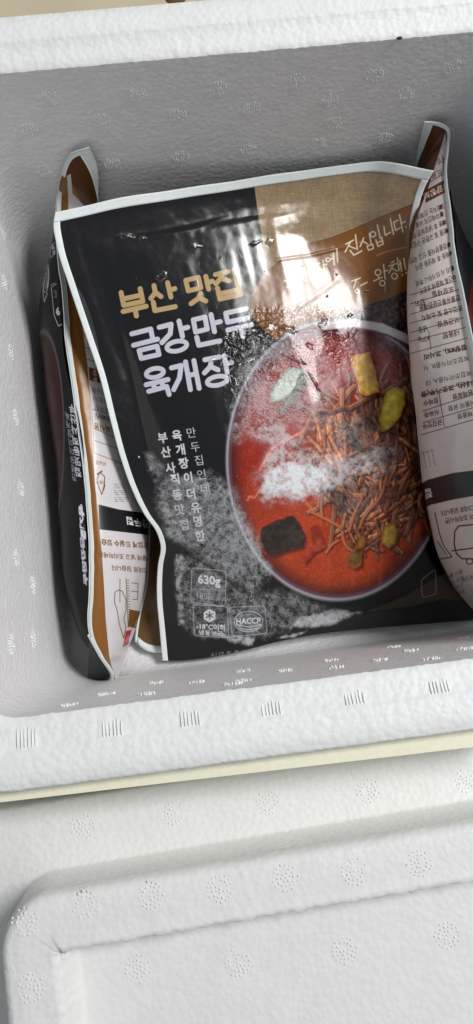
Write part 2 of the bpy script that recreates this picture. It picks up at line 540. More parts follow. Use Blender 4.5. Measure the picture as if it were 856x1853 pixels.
class Canvas:
    def __init__(s, x0, y0, x1, y1, S, base, ch=3):
        s.x0, s.y0, s.S = x0, y0, S
        s.W, s.H = int((x1 - x0) * S), int((y1 - y0) * S)
        s.a = np.empty((s.H, s.W, ch), np.float32)
        s.a[:] = base

    def win(s, bx0, by0, bx1, by1):
        i0 = max(0, int((bx0 - s.x0) * s.S) - 1); i1 = min(s.W, int((bx1 - s.x0) * s.S) + 2)
        j0 = max(0, int((by0 - s.y0) * s.S) - 1); j1 = min(s.H, int((by1 - s.y0) * s.S) + 2)
        if i1 <= i0 or j1 <= j0: return None
        X, Y = np.meshgrid((np.arange(i0, i1) + .5) / s.S + s.x0, (np.arange(j0, j1) + .5) / s.S + s.y0)
        return (slice(j0, j1), slice(i0, i1)), X.astype(np.float32), Y.astype(np.float32)

    def all(s):
        return s.win(s.x0, s.y0, s.x0 + s.W / s.S, s.y0 + s.H / s.S)

    def put(s, sl, m, col):
        m = np.clip(m, 0, 1)[..., None]
        s.a[sl] = s.a[sl] * (1 - m) + np.asarray(col, np.float32) * m

    def cur(s, pts, w, col, al=1.0, soft=.6):
        for _ in range(3):
            q = [pts[0]]
            for a, b in zip(pts[:-1], pts[1:]):
                q += [(a[0] * .75 + b[0] * .25, a[1] * .75 + b[1] * .25), (a[0] * .25 + b[0] * .75, a[1] * .25 + b[1] * .75)]
            pts = q + [pts[-1]]
        s.stroke(pts, w, col, al, soft=soft)

    def dist(s, pts, X, Y, closed=False):
        d = np.full(X.shape, 1e9, np.float32)
        P = list(pts) + ([pts[0]] if closed else [])
        for (ax, ay), (bx, by) in zip(P[:-1], P[1:]):
            dx, dy = bx - ax, by - ay
            q = dx * dx + dy * dy + 1e-9
            t = np.clip(((X - ax) * dx + (Y - ay) * dy) / q, 0, 1)
            d = np.minimum(d, np.hypot(X - ax - t * dx, Y - ay - t * dy))
        return d

    def stroke(s, pts, w, col, al=1.0, closed=False, soft=0.35):
        xs = [p[0] for p in pts]; ys = [p[1] for p in pts]
        r = s.win(min(xs) - w - 2, min(ys) - w - 2, max(xs) + w + 2, max(ys) + w + 2)
        if r is None: return
        sl, X, Y = r
        s.put(sl, (1 - sstep(w / 2 - soft, w / 2 + soft, s.dist(pts, X, Y, closed))) * al, col)

    def ell(s, cx, cy, rx, ry, rot, w, col, al=1.0):
        n = 28
        c, q = math.cos(rot), math.sin(rot)
        P = [(cx + rx * math.cos(2 * math.pi * i / n) * c - ry * math.sin(2 * math.pi * i / n) * q,
              cy + rx * math.cos(2 * math.pi * i / n) * q + ry * math.sin(2 * math.pi * i / n) * c) for i in range(n)]
        s.stroke(P, w, col, al, True)

    def inside(s, pts, X, Y):
        ins = np.zeros(X.shape, bool)
        n = len(pts)
        for i in range(n):
            (ax, ay), (bx, by) = pts[i], pts[(i + 1) % n]
            if ay == by: continue
            ins ^= ((ay > Y) != (by > Y)) & (X < (bx - ax) * (Y - ay) / (by - ay) + ax)
        return ins

    def poly(s, pts, col, al=1.0, soft=0.5, jit=0, jscale=8, seed=1, ret=False):
        xs = [p[0] for p in pts]; ys = [p[1] for p in pts]
        e = soft * 1.5 + 2 + jit
        r = s.win(min(xs) - e, min(ys) - e, max(xs) + e, max(ys) + e)
        if r is None: return
        sl, X, Y = r
        d = s.dist(pts, X, Y, True)
        sd = np.where(s.inside(pts, X, Y), -d, d)
        if jit: sd = sd + (fbm(X, Y, jscale, 4, seed) - .5) * 2 * jit
        m = (1 - sstep(-soft, soft, sd)) * al
        if ret: return sl, X, Y, m, sd
        s.put(sl, m, col)

    def tris(s, T, col, al=1.0):
        """T: (n,3,2) photo coordinates"""
        lo = T.min((0, 1)); hi = T.max((0, 1))
        r = s.win(lo[0] - 1, lo[1] - 1, hi[0] + 1, hi[1] + 1)
        if r is None: return
        sl, X, Y = r
        m = np.zeros(X.shape, np.float32)
        ox, oy = X[0, 0], Y[0, 0]
        for t in T:
            a0 = t.min(0); b0 = t.max(0)
            i0 = max(0, int((a0[0] - ox) * s.S)); i1 = int((b0[0] - ox) * s.S) + 2
            j0 = max(0, int((a0[1] - oy) * s.S)); j1 = int((b0[1] - oy) * s.S) + 2
            xx = X[j0:j1, i0:i1]; yy = Y[j0:j1, i0:i1]
            if xx.size == 0: continue
            ar = (t[1, 0] - t[0, 0]) * (t[2, 1] - t[0, 1]) - (t[1, 1] - t[0, 1]) * (t[2, 0] - t[0, 0])
            if abs(ar) < 1e-9: continue
            sg = 1 if ar > 0 else -1
            ok = np.ones(xx.shape, bool)
            for k in range(3):
                p, q = t[k], t[(k + 1) % 3]
                ok &= sg * ((q[0] - p[0]) * (yy - p[1]) - (q[1] - p[1]) * (xx - p[0])) >= -1e-6
            m[j0:j1, i0:i1][ok] = 1
        # small blur for smooth edges
        mm = m.copy()
        mm[1:-1, 1:-1] = (m[1:-1, 1:-1] * 4 + m[:-2, 1:-1] + m[2:, 1:-1] + m[1:-1, :-2] + m[1:-1, 2:]) / 8
        s.put(sl, mm * al, col)

    def sample(s, X, Y):
        x = np.clip((X - s.x0) * s.S - .5, 0, s.W - 1.001); y = np.clip((Y - s.y0) * s.S - .5, 0, s.H - 1.001)
        xi = x.astype(int); yi = y.astype(int)
        fx = (x - xi)[..., None]; fy = (y - yi)[..., None]
        a = s.a
        return (a[yi, xi] * (1 - fx) + a[yi, xi + 1] * fx) * (1 - fy) + (a[yi + 1, xi] * (1 - fx) + a[yi + 1, xi + 1] * fx) * fy


_tc = {}
def text_tris(body, bold=0.0):
    key = (body, bold)
    if key in _tc: return _tc[key]
    cu = bpy.data.curves.new('tmp', 'FONT')
    cu.body = body; cu.size = 1.0; cu.resolution_u = 2; cu.offset = bold
    cu.align_x = 'CENTER'; cu.align_y = 'CENTER'
    o = bpy.data.objects.new('tmp', cu)
    COL.objects.link(o)
    dg = bpy.context.evaluated_depsgraph_get()
    me = bpy.data.meshes.new_from_object(o.evaluated_get(dg))
    me.calc_loop_triangles()
    co = np.empty(len(me.vertices) * 3); me.vertices.foreach_get('co', co); co = co.reshape(-1, 3)[:, :2]
    ti = np.empty(len(me.loop_triangles) * 3, np.int32); me.loop_triangles.foreach_get('vertices', ti)
    T_ = co[ti.reshape(-1, 3)]
    if len(T_):
        c = (T_.min((0, 1)) + T_.max((0, 1))) / 2
        T_ = T_ - c
    bpy.data.objects.remove(o); bpy.data.curves.remove(cu); bpy.data.meshes.remove(me)
    _tc[key] = T_
    return T_


def text(cv, body, cx, cy, ex, ey, col, al=1.0, bold=0.0):
    """ex = photo vector of one em along the line, ey = photo vector of one em towards the glyph's top"""
    T_ = text_tris(body, bold)
    if not len(T_): return
    P = np.empty_like(T_)
    P[..., 0] = cx + T_[..., 0] * ex[0] + T_[..., 1] * ey[0]
    P[..., 1] = cy + T_[..., 0] * ex[1] + T_[..., 1] * ey[1]
    cv.tris(P, col, al)


C = lambda r, g, b: (r / 255, g / 255, b / 255)

# ---------------------------------------------------------------- front artwork
cv = Canvas(80, 280, 900, 1225, 2.0, C(9, 9, 12))
mk = Canvas(80, 280, 900, 1225, 1.6, (0, 0, 0))          # R frost, G dew, B relief
sl, X, Y = cv.all()
# linen ground, top right
lin = [(459, 280), (460, 336), (468, 395), (478, 450), (489, 500), (500, 560), (560, 640), (900, 640), (900, 280)]
r = cv.poly(lin, None, ret=True, soft=.6)
sl, X, Y, m, sd = r
wv = (hash_noise(X / 0.9, Y / 9, 3) * .5 + hash_noise(X / 9, Y / 0.9, 4) * .5 - .5) * 0.16 + (fbm(X, Y, 40, 3, 5) - .5) * .08
cv.a[sl] = cv.a[sl] * (1 - m[..., None]) + (np.array(C(150, 128, 98)) + wv[..., None]) * m[..., None]
# dark table under the band, beside the bowl
cv.poly([(489, 500), (560, 640), (900, 640), (900, 500), (740, 522), (600, 575)], C(54, 42, 42), 1)
r = cv.poly([(640, 560), (760, 520), (900, 500), (900, 640), (640, 640)], None, ret=True)
sl, X, Y, m, sd = r
tn = fbm(X, Y, 5, 3, 11)
cv.a[sl] = cv.a[sl] * (1 - m[..., None]) + (np.array(C(62, 46, 44)) + (tn[..., None] - .5) * .5) * m[..., None]
cv.poly([(300, 600), (489, 498), (560, 640), (500, 700), (300, 700)], C(9, 9, 12), 1)
# ochre band
band = [(452, 536), (480, 494), (515, 465), (560, 440), (600, 430), (640, 414), (690, 392), (745, 370), (800, 345), (900, 320), (900, 470),
        (800, 500), (745, 522), (700, 541), (650, 556), (600, 572), (545, 598), (505, 620), (480, 600), (455, 570)]
cv.poly(band, C(122, 74, 22), soft=.7)
cv.stroke(band[:10], 1.6, C(84, 52, 24), .8)
# bowl
BCX, BCY, BRX, BRY = 610, 832, 203, 258
r = cv.win(380, 560, 900, 1110)
sl, X, Y = r
rho = np.sqrt(((X - BCX) / BRX) ** 2 + ((Y - BCY) / BRY) ** 2)
def lay(m, col):
    cv.a[sl] = cv.a[sl] * (1 - m[..., None]) + np.asarray(col, np.float32) * m[..., None]
lay(1 - sstep(.995, 1.005, rho), C(98, 92, 98))
lay((1 - sstep(.985, .992, rho)), C(158, 154, 158))
lay((1 - sstep(.962, .975, rho)), C(92, 66, 84))
lay((1 - sstep(.935, .955, rho)), C(104, 22, 26))
soup_t = sstep(560, 1090, Y)
n1 = fbm(X, Y, 60, 4, 21); n2 = fbm(X, Y, 3.0, 2, 31)
soup = np.empty(X.shape + (3,), np.float32)
soup[..., 0] = .50 + .20 * soup_t + (n1 - .5) * .22
soup[..., 1] = .075 + .17 * soup_t + (n1 - .5) * .12
soup[..., 2] = .08 + .00 * soup_t + (n1 - .5) * .06
soup += ((n2 > .66) * .10)[..., None] * np.array([1, .55, .4])
soup *= (1 - .45 * sstep(.82, .955, rho))[..., None]
mm = (1 - sstep(.925, .945, rho))
cv.a[sl] = cv.a[sl] * (1 - mm[..., None]) + soup * mm[..., None]
# white crescent highlight inside the upper rim (part of the printed bowl photo)
pts = [(588, 590), (640, 584), (690, 592), (735, 612), (760, 630)]
cv.stroke(pts, 15, C(216, 210, 212), 1, soft=2)
cv.stroke([(600, 601), (650, 597), (700, 606), (745, 628)], 3, C(96, 30, 36), .9, soft=1)
# bubbles and oil spots
rg = np.random.default_rng(5)
for i in range(260):
    a = rg.uniform(0, 6.28); rr = math.sqrt(rg.uniform(0, 1)) * .92
    x = BCX + math.cos(a) * rr * BRX; y = BCY + math.sin(a) * rr * BRY
    if x > 800: continue
    q = rg.uniform(.8, 2.6)
    cc = C(222, 92, 40) if rg.random() < .55 else C(120, 16, 10)
    cv.ell(x, y, q, q * 1.1, 0, 1.0, cc, .55)
# vegetables
def item(pts, col, edge, seed, soft=1.0, amp=.3):
    cv.poly([(x + 3, y + 4) for x, y in pts], C(70, 12, 6), .7, soft=4)
    sl, X, Y, m, sd = cv.poly(pts, None, ret=True, soft=soft, jit=1.5)
    t = (fbm(X, Y, 9, 4, seed) - .5) * amp
    c = np.array(col) * (1 - sstep(-7, 0, sd))[..., None] + np.array(edge) * sstep(-7, 0, sd)[..., None] + t[..., None]
    cv.a[sl] = cv.a[sl] * (1 - m[..., None]) + c * m[..., None]
item([(523, 664), (548, 668), (560, 684), (540, 704), (520, 718), (494, 730), (488, 714), (505, 684)], C(188, 194, 184), C(120, 130, 110), 41)
item([(545, 672), (562, 682), (545, 706), (508, 752), (504, 746), (530, 706)], C(86, 96, 58), C(60, 66, 44), 42)
item([(566, 700), (580, 706), (586, 740), (576, 760), (571, 740)], C(208, 150, 150), C(180, 80, 70), 43)
item([(474, 955), (500, 942), (530, 932), (541, 945), (553, 972), (549, 990), (520, 998), (494, 1008), (482, 1000), (470, 976)], C(44, 36, 30), C(64, 30, 22), 44, amp=.25)
item([(560, 955), (575, 950), (590, 990), (570, 1000), (552, 1020), (548, 1010), (566, 985)], C(150, 58, 28), C(170, 50, 26), 45)
# pale noodles / onions
for pts, w, c in [([(470, 850), (490, 812), (520, 795), (560, 775)], 5, C(226, 130, 110)), ([(448, 905), (452, 896), (460, 903), (468, 890)], 4, C(226, 130, 120)),
                  ([(556, 912), (580, 935), (610, 948)], 5, C(206, 120, 60)), ([(600, 690), (622, 730), (640, 745)], 4, C(222, 150, 140)),
                  ([(700, 880), (735, 905), (738, 940)], 5, C(170, 50, 30)), ([(455, 690), (470, 676), (500, 664)], 6, C(120, 40, 50))]:
    cv.cur(pts, w, c, .8, soft=1.6)
# shredded beef: many fibres
rg = np.random.default_rng(9)
def strand(x, y, ang, ln, w, tone, bend):
    P = []
    for k in range(7):
        t = k / 6
        P.append((x, y))
        x += math.cos(ang) * ln / 6; y += math.sin(ang) * ln / 6
        ang += bend / 6
    cols = [C(88, 46, 32), C(150, 74, 38), C(196, 130, 90), C(220, 158, 110)]
    c = np.array(cols[0]) * (1 - tone) + np.array(cols[2]) * tone
    cv.stroke([(a + 1.2, b + 1.4) for a, b in P], w + 2.4, C(58, 20, 12), .62, soft=1.4)
    cv.stroke(P, w, c, .95, soft=.7)
    cv.stroke([(a - w * .2, b - w * .2) for a, b in P], w * .35, np.clip(c * 1.3 + .03, 0, 1), .7, soft=.5)
mound = [(560, 745), (600, 735), (640, 735), (665, 720), (700, 710), (740, 690), (770, 720), (770, 860), (760, 930), (735, 975), (700, 960), (665, 985), (640, 975), (610, 925), (590, 900), (560, 850), (575, 800)]
cv.poly(mound, C(96, 34, 18), .95, soft=9, jit=10, jscale=25)
MX = np.array([p[0] for p in mound]); MY = np.array([p[1] for p in mound])
k = 0
while k < 420:
    x = rg.uniform(555, 775); y = rg.uniform(710, 960)
    if not cv.inside(mound, np.array([[x]]), np.array([[y]]))[0, 0]: continue
    k += 1
    if y < 800: ang = rg.normal(1.45, .45)
    else: ang = rg.normal(2.15, .5) if x > 640 else rg.normal(1.0, .45)
    strand(x, y, ang + (3.14 if rg.random() < .3 else 0), rg.uniform(28, 80), rg.uniform(3.4, 9.0), rg.uniform(.1, .85), rg.normal(0, .7))
sl_, X_, Y_, m_, sd_ = cv.poly(mound, None, ret=True, soft=12)
t_ = (fbm(X_, Y_ * .5, 6, 4, 77) - .5) * m_
t2_ = (fbm(X_, Y_, 40, 3, 78) - .5) * m_
cv.a[sl_] *= (1 + t_ * 1.1 + t2_ * 1.2)[..., None]
for P, w in [([(700, 690), (680, 712), (650, 728), (632, 738)], 9), ([(735, 685), (712, 700), (690, 712)], 8), ([(618, 738), (600, 745), (578, 742)], 6)]:
    cv.stroke([(a + 2, b + 3) for a, b in P], w + 2, C(50, 14, 8), .8, soft=1.2)
    cv.stroke(P, w, C(118, 62, 38), 1, soft=1); cv.stroke([(a, b - 2) for a, b in P], w * .3, C(190, 130, 90), .7, soft=.8)
for P in [[(625, 930), (618, 955), (622, 985), (640, 1000), (665, 992)], [(612, 978), (600, 985), (590, 1000)], [(560, 925), (600, 945), (618, 955)],
          [(655, 900), (640, 930), (632, 960)], [(700, 860), (690, 900), (660, 930), (650, 955)]]:
    cv.cur([(a + 2, b + 2) for a, b in P], 6, C(80, 20, 8), .6, soft=1.4); cv.cur(P, 4.4, C(186, 108, 66), .95, soft=.9)
item([(636, 644), (669, 636), (678, 666), (685, 694), (687, 710), (662, 717), (650, 710), (643, 680), (634, 652)], C(238, 188, 84), C(222, 142, 46), 46, amp=.4)
item([(698, 710), (716, 699), (733, 706), (734, 730), (725, 754), (706, 776), (691, 782), (685, 760), (692, 730)], C(220, 192, 66), C(176, 140, 44), 47, amp=.4)
item([(694, 952), (714, 944), (720, 960), (716, 984), (704, 992), (690, 984)], C(206, 166, 66), C(150, 106, 34), 48, amp=.25)
item([(634, 996), (656, 992), (654, 1024), (642, 1030), (628, 1022)], C(104, 84, 40), C(150, 80, 30), 49, amp=.25)
item([(648, 975), (660, 965), (664, 982), (655, 992), (640, 996)], C(150, 120, 44), C(130, 70, 24), 50, amp=.25)
# vertical drips of light in the soup (printed reflections)
for x0 in (596, 640, 668, 690):
    cv.stroke([(x0, 1005), (x0 - 2, 1060)], 5, C(206, 92, 44), .3, soft=3)

# titles, drawn as round-ended strokes
def t3(pts): return [(180 + x / 2.5176, 330 + y / 2.5176) for x, y in pts]
TAN, LIL = C(186, 158, 112), C(200, 200, 212)
def ts(pts, col, w=9.2, closed=False): cv.stroke(t3(pts), w, col, closed=closed)
def te(cx, cy, rx, ry, col, w=8.6): cv.ell(180 + cx / 2.5176, 330 + cy / 2.5176, rx / 2.5176, ry / 2.5176, -.2, w, col)
for s in [[(98, 502), (110, 560), (197, 542), (185, 484)], [(104, 532), (190, 513)], [(107, 588), (212, 564)], [(162, 580), (168, 608)],
          [(248, 470), (254, 502), (234, 528)], [(254, 500), (280, 520)], [(310, 457), (325, 522)], [(318, 490), (343, 484)], [(245, 546), (252, 584), (345, 566)],
          [(461, 506), (451, 528), (417, 552)], [(453, 524), (484, 540)], [(484, 428), (497, 486)], [(490, 457), (514, 450)],
          [(528, 420), (587, 406)], [(560, 414), (551, 438), (530, 462)], [(551, 437), (590, 448)], [(614, 397), (627, 462)],
          [(538, 482), (549, 531), (643, 511), (634, 466)], [(543, 508), (639, 488)]]:
    ts(s, TAN)
ts([(393, 446), (450, 432), (462, 480), (404, 494)], TAN, 9, True)
for s in [[(147, 690), (233, 668), (243, 718)], [(155, 742), (264, 714)], [(272, 660), (326, 646), (322, 690), (284, 730)], [(362, 632), (378, 702)], [(370, 668), (402, 660)],
          [(508, 602), (524, 680)], [(517, 642), (550, 634)], [(443, 706), (452, 742), (548, 722)],
          [(668, 575), (575, 596), (584, 637), (676, 617)], [(585, 672), (692, 648)], [(645, 665), (653, 702)],
          [(212, 922), (312, 898)], [(246, 916), (249, 934)], [(284, 908), (288, 926)], [(224, 952), (306, 930), (317, 966)],
          [(328, 845), (372, 834), (364, 892), (338, 944)], [(392, 818), (414, 944)], [(430, 812), (454, 938)], [(404, 880), (440, 872)],
          [(480, 808), (546, 795)], [(512, 804), (504, 840), (478, 868)], [(504, 838), (540, 854)], [(568, 790), (582, 866)], [(576, 826), (602, 820)]]:
    ts(s, LIL)
ts([(180, 766), (262, 746), (271, 784), (190, 802)], LIL, 9, True)
ts([(427, 626), (480, 613), (491, 668), (438, 682)], LIL, 9, True)
te(352, 746, 46, 22, LIL); te(252, 868, 40, 20, LIL); te(536, 904, 46, 20, LIL)

# brush lettering on the ochre band
def b3(pts): return [(430 + x / 2.5176, 330 + y / 2.5176) for x, y in pts]
CRM = C(232, 220, 196)
def bs(*pts, w=2.5): cv.stroke(b3(pts), w, CRM, .95, soft=.5)
def bo(cx, cy, r): cv.ell(430 + cx / 2.5176, 330 + cy / 2.5176, r / 2.5176, r / 2.5176, 0, 2.3, CRM, .95)
bo(232, 420, 12); bs((213, 450), (264, 434)); bs((230, 445), (228, 462)); bs((248, 440), (250, 458)); bs((225, 477), (264, 462), (262, 492))
bs((273, 407), (300, 397), (284, 452)); bs((305, 385), (315, 447)); bs((325, 374), (336, 442)); bs((310, 415), (328, 410))
bs((343, 379), (374, 367)); bs((360, 372), (343, 407)); bs((358, 385), (380, 396)); bs((388, 353), (396, 402)); bs((390, 378), (407, 372)); bo(376, 414, 11)
bo(412, 352, 9); bs((424, 350), (437, 345)); bs((437, 322), (441, 376)); bs((452, 302), (456, 362))
bs((493, 281), (529, 262)); bs((515, 270), (490, 317)); bs((508, 290), (537, 301)); bs((537, 238), (546, 306)); bs((513, 310), (530, 331), (566, 312))
bs((575, 253), (558, 292)); bs((572, 268), (593, 281)); bs((600, 233), (609, 281)); bs((590, 290), (616, 282), (619, 301), (597, 309), (590, 290))
bo(617, 236, 12); bs((637, 193), (651, 256)); bs((630, 262), (640, 291), (664, 280), (657, 249)); bs((635, 275), (661, 265))
bs((667, 200), (673, 241), (697, 227)); bs((696, 165), (711, 237))
bs((712, 181), (731, 172)); bs((712, 181), (720, 219), (744, 205)); bs((738, 147), (754, 226)); bs((747, 186), (764, 178)); bs((767, 202), (768, 203), w=3)
bo(640, 410, 13); bs((641, 423), (643, 437)); bs((621, 449), (659, 432)); bs((665, 374), (673, 441)); bs((668, 405), (684, 400)); bo(660, 459, 12)
bs((700, 366), (713, 360)); bs((690, 381), (723, 370)); bs((708, 378), (690, 412)); bs((705, 392), (727, 403)); bs((728, 344), (736, 402)); bs((732, 375), (746, 370)); bo(715, 427, 13)
bs((739, 354), (748, 405)); bs((752, 420), (753, 421), w=3); bs((757, 345), (765, 396)); bs((768, 411), (769, 412), w=3)
bs((383, 545), (372, 575)); bs((380, 555), (398, 565)); bs((370, 590), (410, 575)); bo(412, 545, 10); bs((435, 515), (443, 570)); bs((418, 580), (450, 568), (452, 590))
bs((520, 450), (560, 435)); bs((540, 445), (530, 480)); bs((560, 470), (590, 455)); bo(545, 495, 9)
cv.stroke([(682, 462), (700, 455), (735, 447)], 3, C(190, 160, 120), .6, soft=1.2)

# vertical lines of small type
def v6(x, y): return 220 + x / 2.853, 740 + y / 2.853
WH = C(214, 216, 220)
for ch, (x, y) in zip('부산사직동맛집', [(212, 150), (228, 222), (252, 305), (275, 362), (287, 445), (300, 520), (322, 598)]):
    text(cv, ch, *v6(x, y), (20, -2.6), (-3.5, -20.5), WH, bold=.035)
for ch, (x, y) in zip('육개장이더유명한', [(285, 137), (303, 210), (320, 280), (343, 355), (358, 438), (383, 510), (393, 580), (405, 655)]):
    text(cv, ch, *v6(x, y), (20, -2.6), (-3.5, -21), WH, bold=.035)
for ch, (x, y) in zip('만두집인데', [(360, 122), (380, 197), (398, 265), (412, 338), (430, 410)]):
    text(cv, ch, *v6(x, y), (20, -2.6), (-3.5, -20), WH, bold=.0)

# information boxes
def box_line(q, w=1.5, col=C(168, 172, 176), al=.95):
    P = []
    n = len(q)
    for i in range(n):
        a, b, c = np.array(q[i - 1]), np.array(q[i]), np.array(q[(i + 1) % n])
        r_ = 5.0
        u = (a - b) / np.linalg.norm(a - b); v_ = (c - b) / np.linalg.norm(c - b)
        for t in (0, .5, 1):
            P.append(tuple((1 - t) ** 2 * (b + u * r_) + 2 * t * (1 - t) * b + t * t * (b + v_ * r_)))
    cv.stroke(P, w, col, al, True, soft=.4)
box_line([v6(362, 820), v6(540, 838), v6(535, 1018), v6(357, 1000)])
cv.stroke([v6(372, 930), v6(535, 938)], 1.2, C(150, 154, 158), .9)
text(cv, '630g', *v6(452, 890), (21, 2.0), (-1, -21.5), WH, bold=.045)
text(cv, '185kcal', *v6(448, 970), (14.8, 1.2), (-1, -15.5), C(170, 174, 178), bold=.0)
box_line([v6(368, 1010), v6(548, 1022), v6(552, 1182), v6(376, 1172)])
hx = [(v6(454, 1068)[0] + 12.5 * math.sin(math.pi / 3 * k), v6(454, 1068)[1] - 12.5 * math.cos(math.pi / 3 * k)) for k in range(6)]
cv.poly(hx, C(208, 212, 216), 1)
for k in range(3):
    a = math.pi / 3 * k + .5
    cx_, cy_ = v6(454, 1068)
    cv.stroke([(cx_ - 7 * math.cos(a), cy_ - 7 * math.sin(a)), (cx_ + 7 * math.cos(a), cy_ + 7 * math.sin(a))], 2.0, C(24, 24, 28), 1)
text(cv, '-18°C이하', *v6(462, 1126), (12.6, .8), (-.5, -12.5), WH, bold=.04)
text(cv, '냉동보관', *v6(462, 1158), (12.4, .8), (-.5, -10.5), WH, bold=.03)
box_line([v6(556, 1024), v6(740, 1018), v6(752, 1160), v6(572, 1176)])
cxx, cyy = v6(655, 1098)
cv.ell(cxx, cyy, 26, 18.5, -.05, 1.6, C(190, 194, 198)); cv.ell(cxx, cyy + 1, 21, 14, -.05, 1.2, C(190, 194, 198), .8)
text(cv, 'HACCP', cxx, cyy - 1, (13.5, -.5), (0, -15), WH, bold=.05)
cv.stroke([(cxx - 22, cyy + 6), (cxx, cyy + 10), (cxx + 22, cyy + 6)], 2.6, C(190, 194, 198))
cv.stroke([(cxx - 16, cyy + 12), (cxx, cyy + 15), (cxx + 16, cyy + 12)], 2.0, C(190, 194, 198))
text(cv, '식육추출가공품', 428, 1183, (15, -1.6), (0, -14), C(140, 144, 148), bold=.0)
# pale corner panel with the recycling mark, lower right
cv.poly([(660, 1108), (735, 1078), (790, 1045), (900, 1000), (900, 1090), (800, 1085), (740, 1098)], C(66, 57, 46), 1, soft=1)
box_line([(762, 1050), (788, 1030), (790, 1075), (765, 1082)], 1.4, C(150, 150, 140))
cv.a = np.clip(cv.a, 0, 1)

# ---------------------------------------------------------------- frost / dew / relief mask for the front
sl, X, Y = mk.all()
fn1 = fbm(X, Y, 7, 4, 51); fn2 = fbm(X, Y, 1.5, 2, 61); fn3 = fbm(X, Y, 38, 4, 71)
frost = np.zeros(X.shape, np.float32)
def add_f(pts, soft, jit, dens, gr=.5, js=16, seed=2, sharp=.25):
    global frost
    sl_, X_, Y_, m_, sd_ = mk.poly(pts, None, ret=True, soft=soft, jit=jit, jscale=js, seed=seed)
    d = m_ * dens
    g = fn2[sl_] * gr + fn1[sl_] * (1 - gr)
    v = sstep(.62 - d * .5, .62 - d * .5 + sharp, g + d * .12) * sstep(0, .12, d)
    frost[sl_] = np.maximum(frost[sl_], np.minimum(1, v * .36 * (0.2 + .8 * d) + .56 * d * sstep(.28, .7, fn1[sl_] * .6 + fn3[sl_] * .4)))
A = [(290, 872), (300, 858), (350, 866), (378, 855), (416, 880), (432, 908), (448, 940), (468, 968), (485, 1030), (480, 1050), (458, 1078), (416, 1048), (367, 1010), (304, 966), (282, 900)]
add_f(A, 12, 9, .44, .75)
add_f([(262, 820), (276, 818), (300, 850), (292, 880), (276, 868)], 6, 6, .34, .6)
add_f([(322, 1006), (350, 1012), (420, 1050), (460, 1078), (510, 1070), (560, 1085), (600, 1110), (520, 1140), (480, 1150), (350, 1148), (326, 1110)], 10, 10, .32, .7)
add_f([(318, 1004), (340, 1006), (346, 1030), (330, 1050), (334, 1130), (324, 1130), (316, 1040)], 5, 5, .5, .6)
add_f([(385, 1145), (430, 1150), (460, 1155), (455, 1168), (420, 1160)], 4, 4, .6, .5)
add_f([(524, 1136), (540, 1118), (600, 1104), (655, 1108), (620, 1122), (575, 1136)], 5, 5, .72, .45)
add_f([(500, 1155), (530, 1148), (560, 1140), (540, 1152)], 3, 3, .6, .5)
# thick white frost across the bowl
add_f([(474, 905), (468, 860), (480, 820), (500, 800), (540, 812), (575, 818), (600, 815), (640, 825), (700, 800), (715, 815), (700, 850), (660, 870), (620, 880), (590, 905), (552, 898), (548, 912)], 18, 16, .58, .35, js=24, sharp=.4)
add_f([(478, 900), (476, 860), (500, 838), (560, 840), (590, 850), (600, 880), (560, 902)], 14, 10, 1.5, .1, js=22, sharp=.5)
add_f([(455, 790), (475, 760), (505, 765), (530, 790), (560, 800), (520, 815), (480, 800)], 10, 9, .55, .5)
add_f([(545, 760), (600, 740), (660, 770), (700, 800), (640, 830), (580, 810)], 20, 12, .18, .6)
add_f([(600, 900), (640, 870), (700, 850), (720, 880), (660, 940), (620, 950)], 20, 10, .14, .7)
add_f([(440, 640), (520, 610), (600, 640), (620, 700), (560, 760), (470, 780), (420, 800), (425, 700)], 14, 12, .34, .8)
add_f([(422, 900), (440, 930), (470, 990), (500, 1040), (480, 1045), (450, 990), (425, 940)], 6, 6, .5, .8)
add_f([(600, 620), (740, 610), (745, 720), (690, 700), (620, 690)], 12, 12, .16, .9)
# thin veil everywhere there is ice
dew = np.zeros(X.shape, np.float32)
def add_d(pts, soft, v, jit=8):
    global dew
    sl_, X_, Y_, m_, sd_ = mk.poly(pts, None, ret=True, soft=soft, jit=jit, jscale=24, seed=8)
    dew[sl_] = np.maximum(dew[sl_], m_ * v)
add_d([(430, 560), (480, 500), (560, 450), (660, 430), (700, 560), (640, 660), (600, 800), (480, 830), (410, 800), (380, 700), (400, 620)], 24, .8, 16)
add_d(A, 14, .7)
# surface relief: creases, dents and drop rims
rel = (fbm(X, Y, 40, 3, 91) - .5) * .5
def crease(pts, w, h):
    global rel
    xs = [p[0] for p in pts]; ys = [p[1] for p in pts]
    sl_, X_, Y_ = mk.win(min(xs) - 3 * w, min(ys) - 3 * w, max(xs) + 3 * w, max(ys) + 3 * w)
    d = mk.dist(pts, X_, Y_)
    rel[sl_] += h * np.exp(-(d / w) ** 2)
crease([(215, 428), (290, 425), (345, 415), (400, 395), (465, 382), (560, 372), (660, 352), (715, 345)], 6, .45)
crease([(146, 440), (168, 515), (198, 605), (230, 680)], 7, -.16)
crease([(134, 446), (152, 515), (182, 605), (214, 684)], 11, .14)
crease([(250, 830), (262, 900), (300, 965), (340, 1000)], 4, .7)
crease([(500, 470), (560, 462), (650, 440)], 3, .5)
crease([(180, 430), (260, 438), (330, 440), (480, 425)], 13, -.25)
crease([(540, 556), (570, 535), (612, 505)], 6, .4)
crease([(330, 1000), (380, 1030), (448, 1078)], 4, -1.2)
crease([(560, 580), (590, 595), (640, 620)], 7, .35)
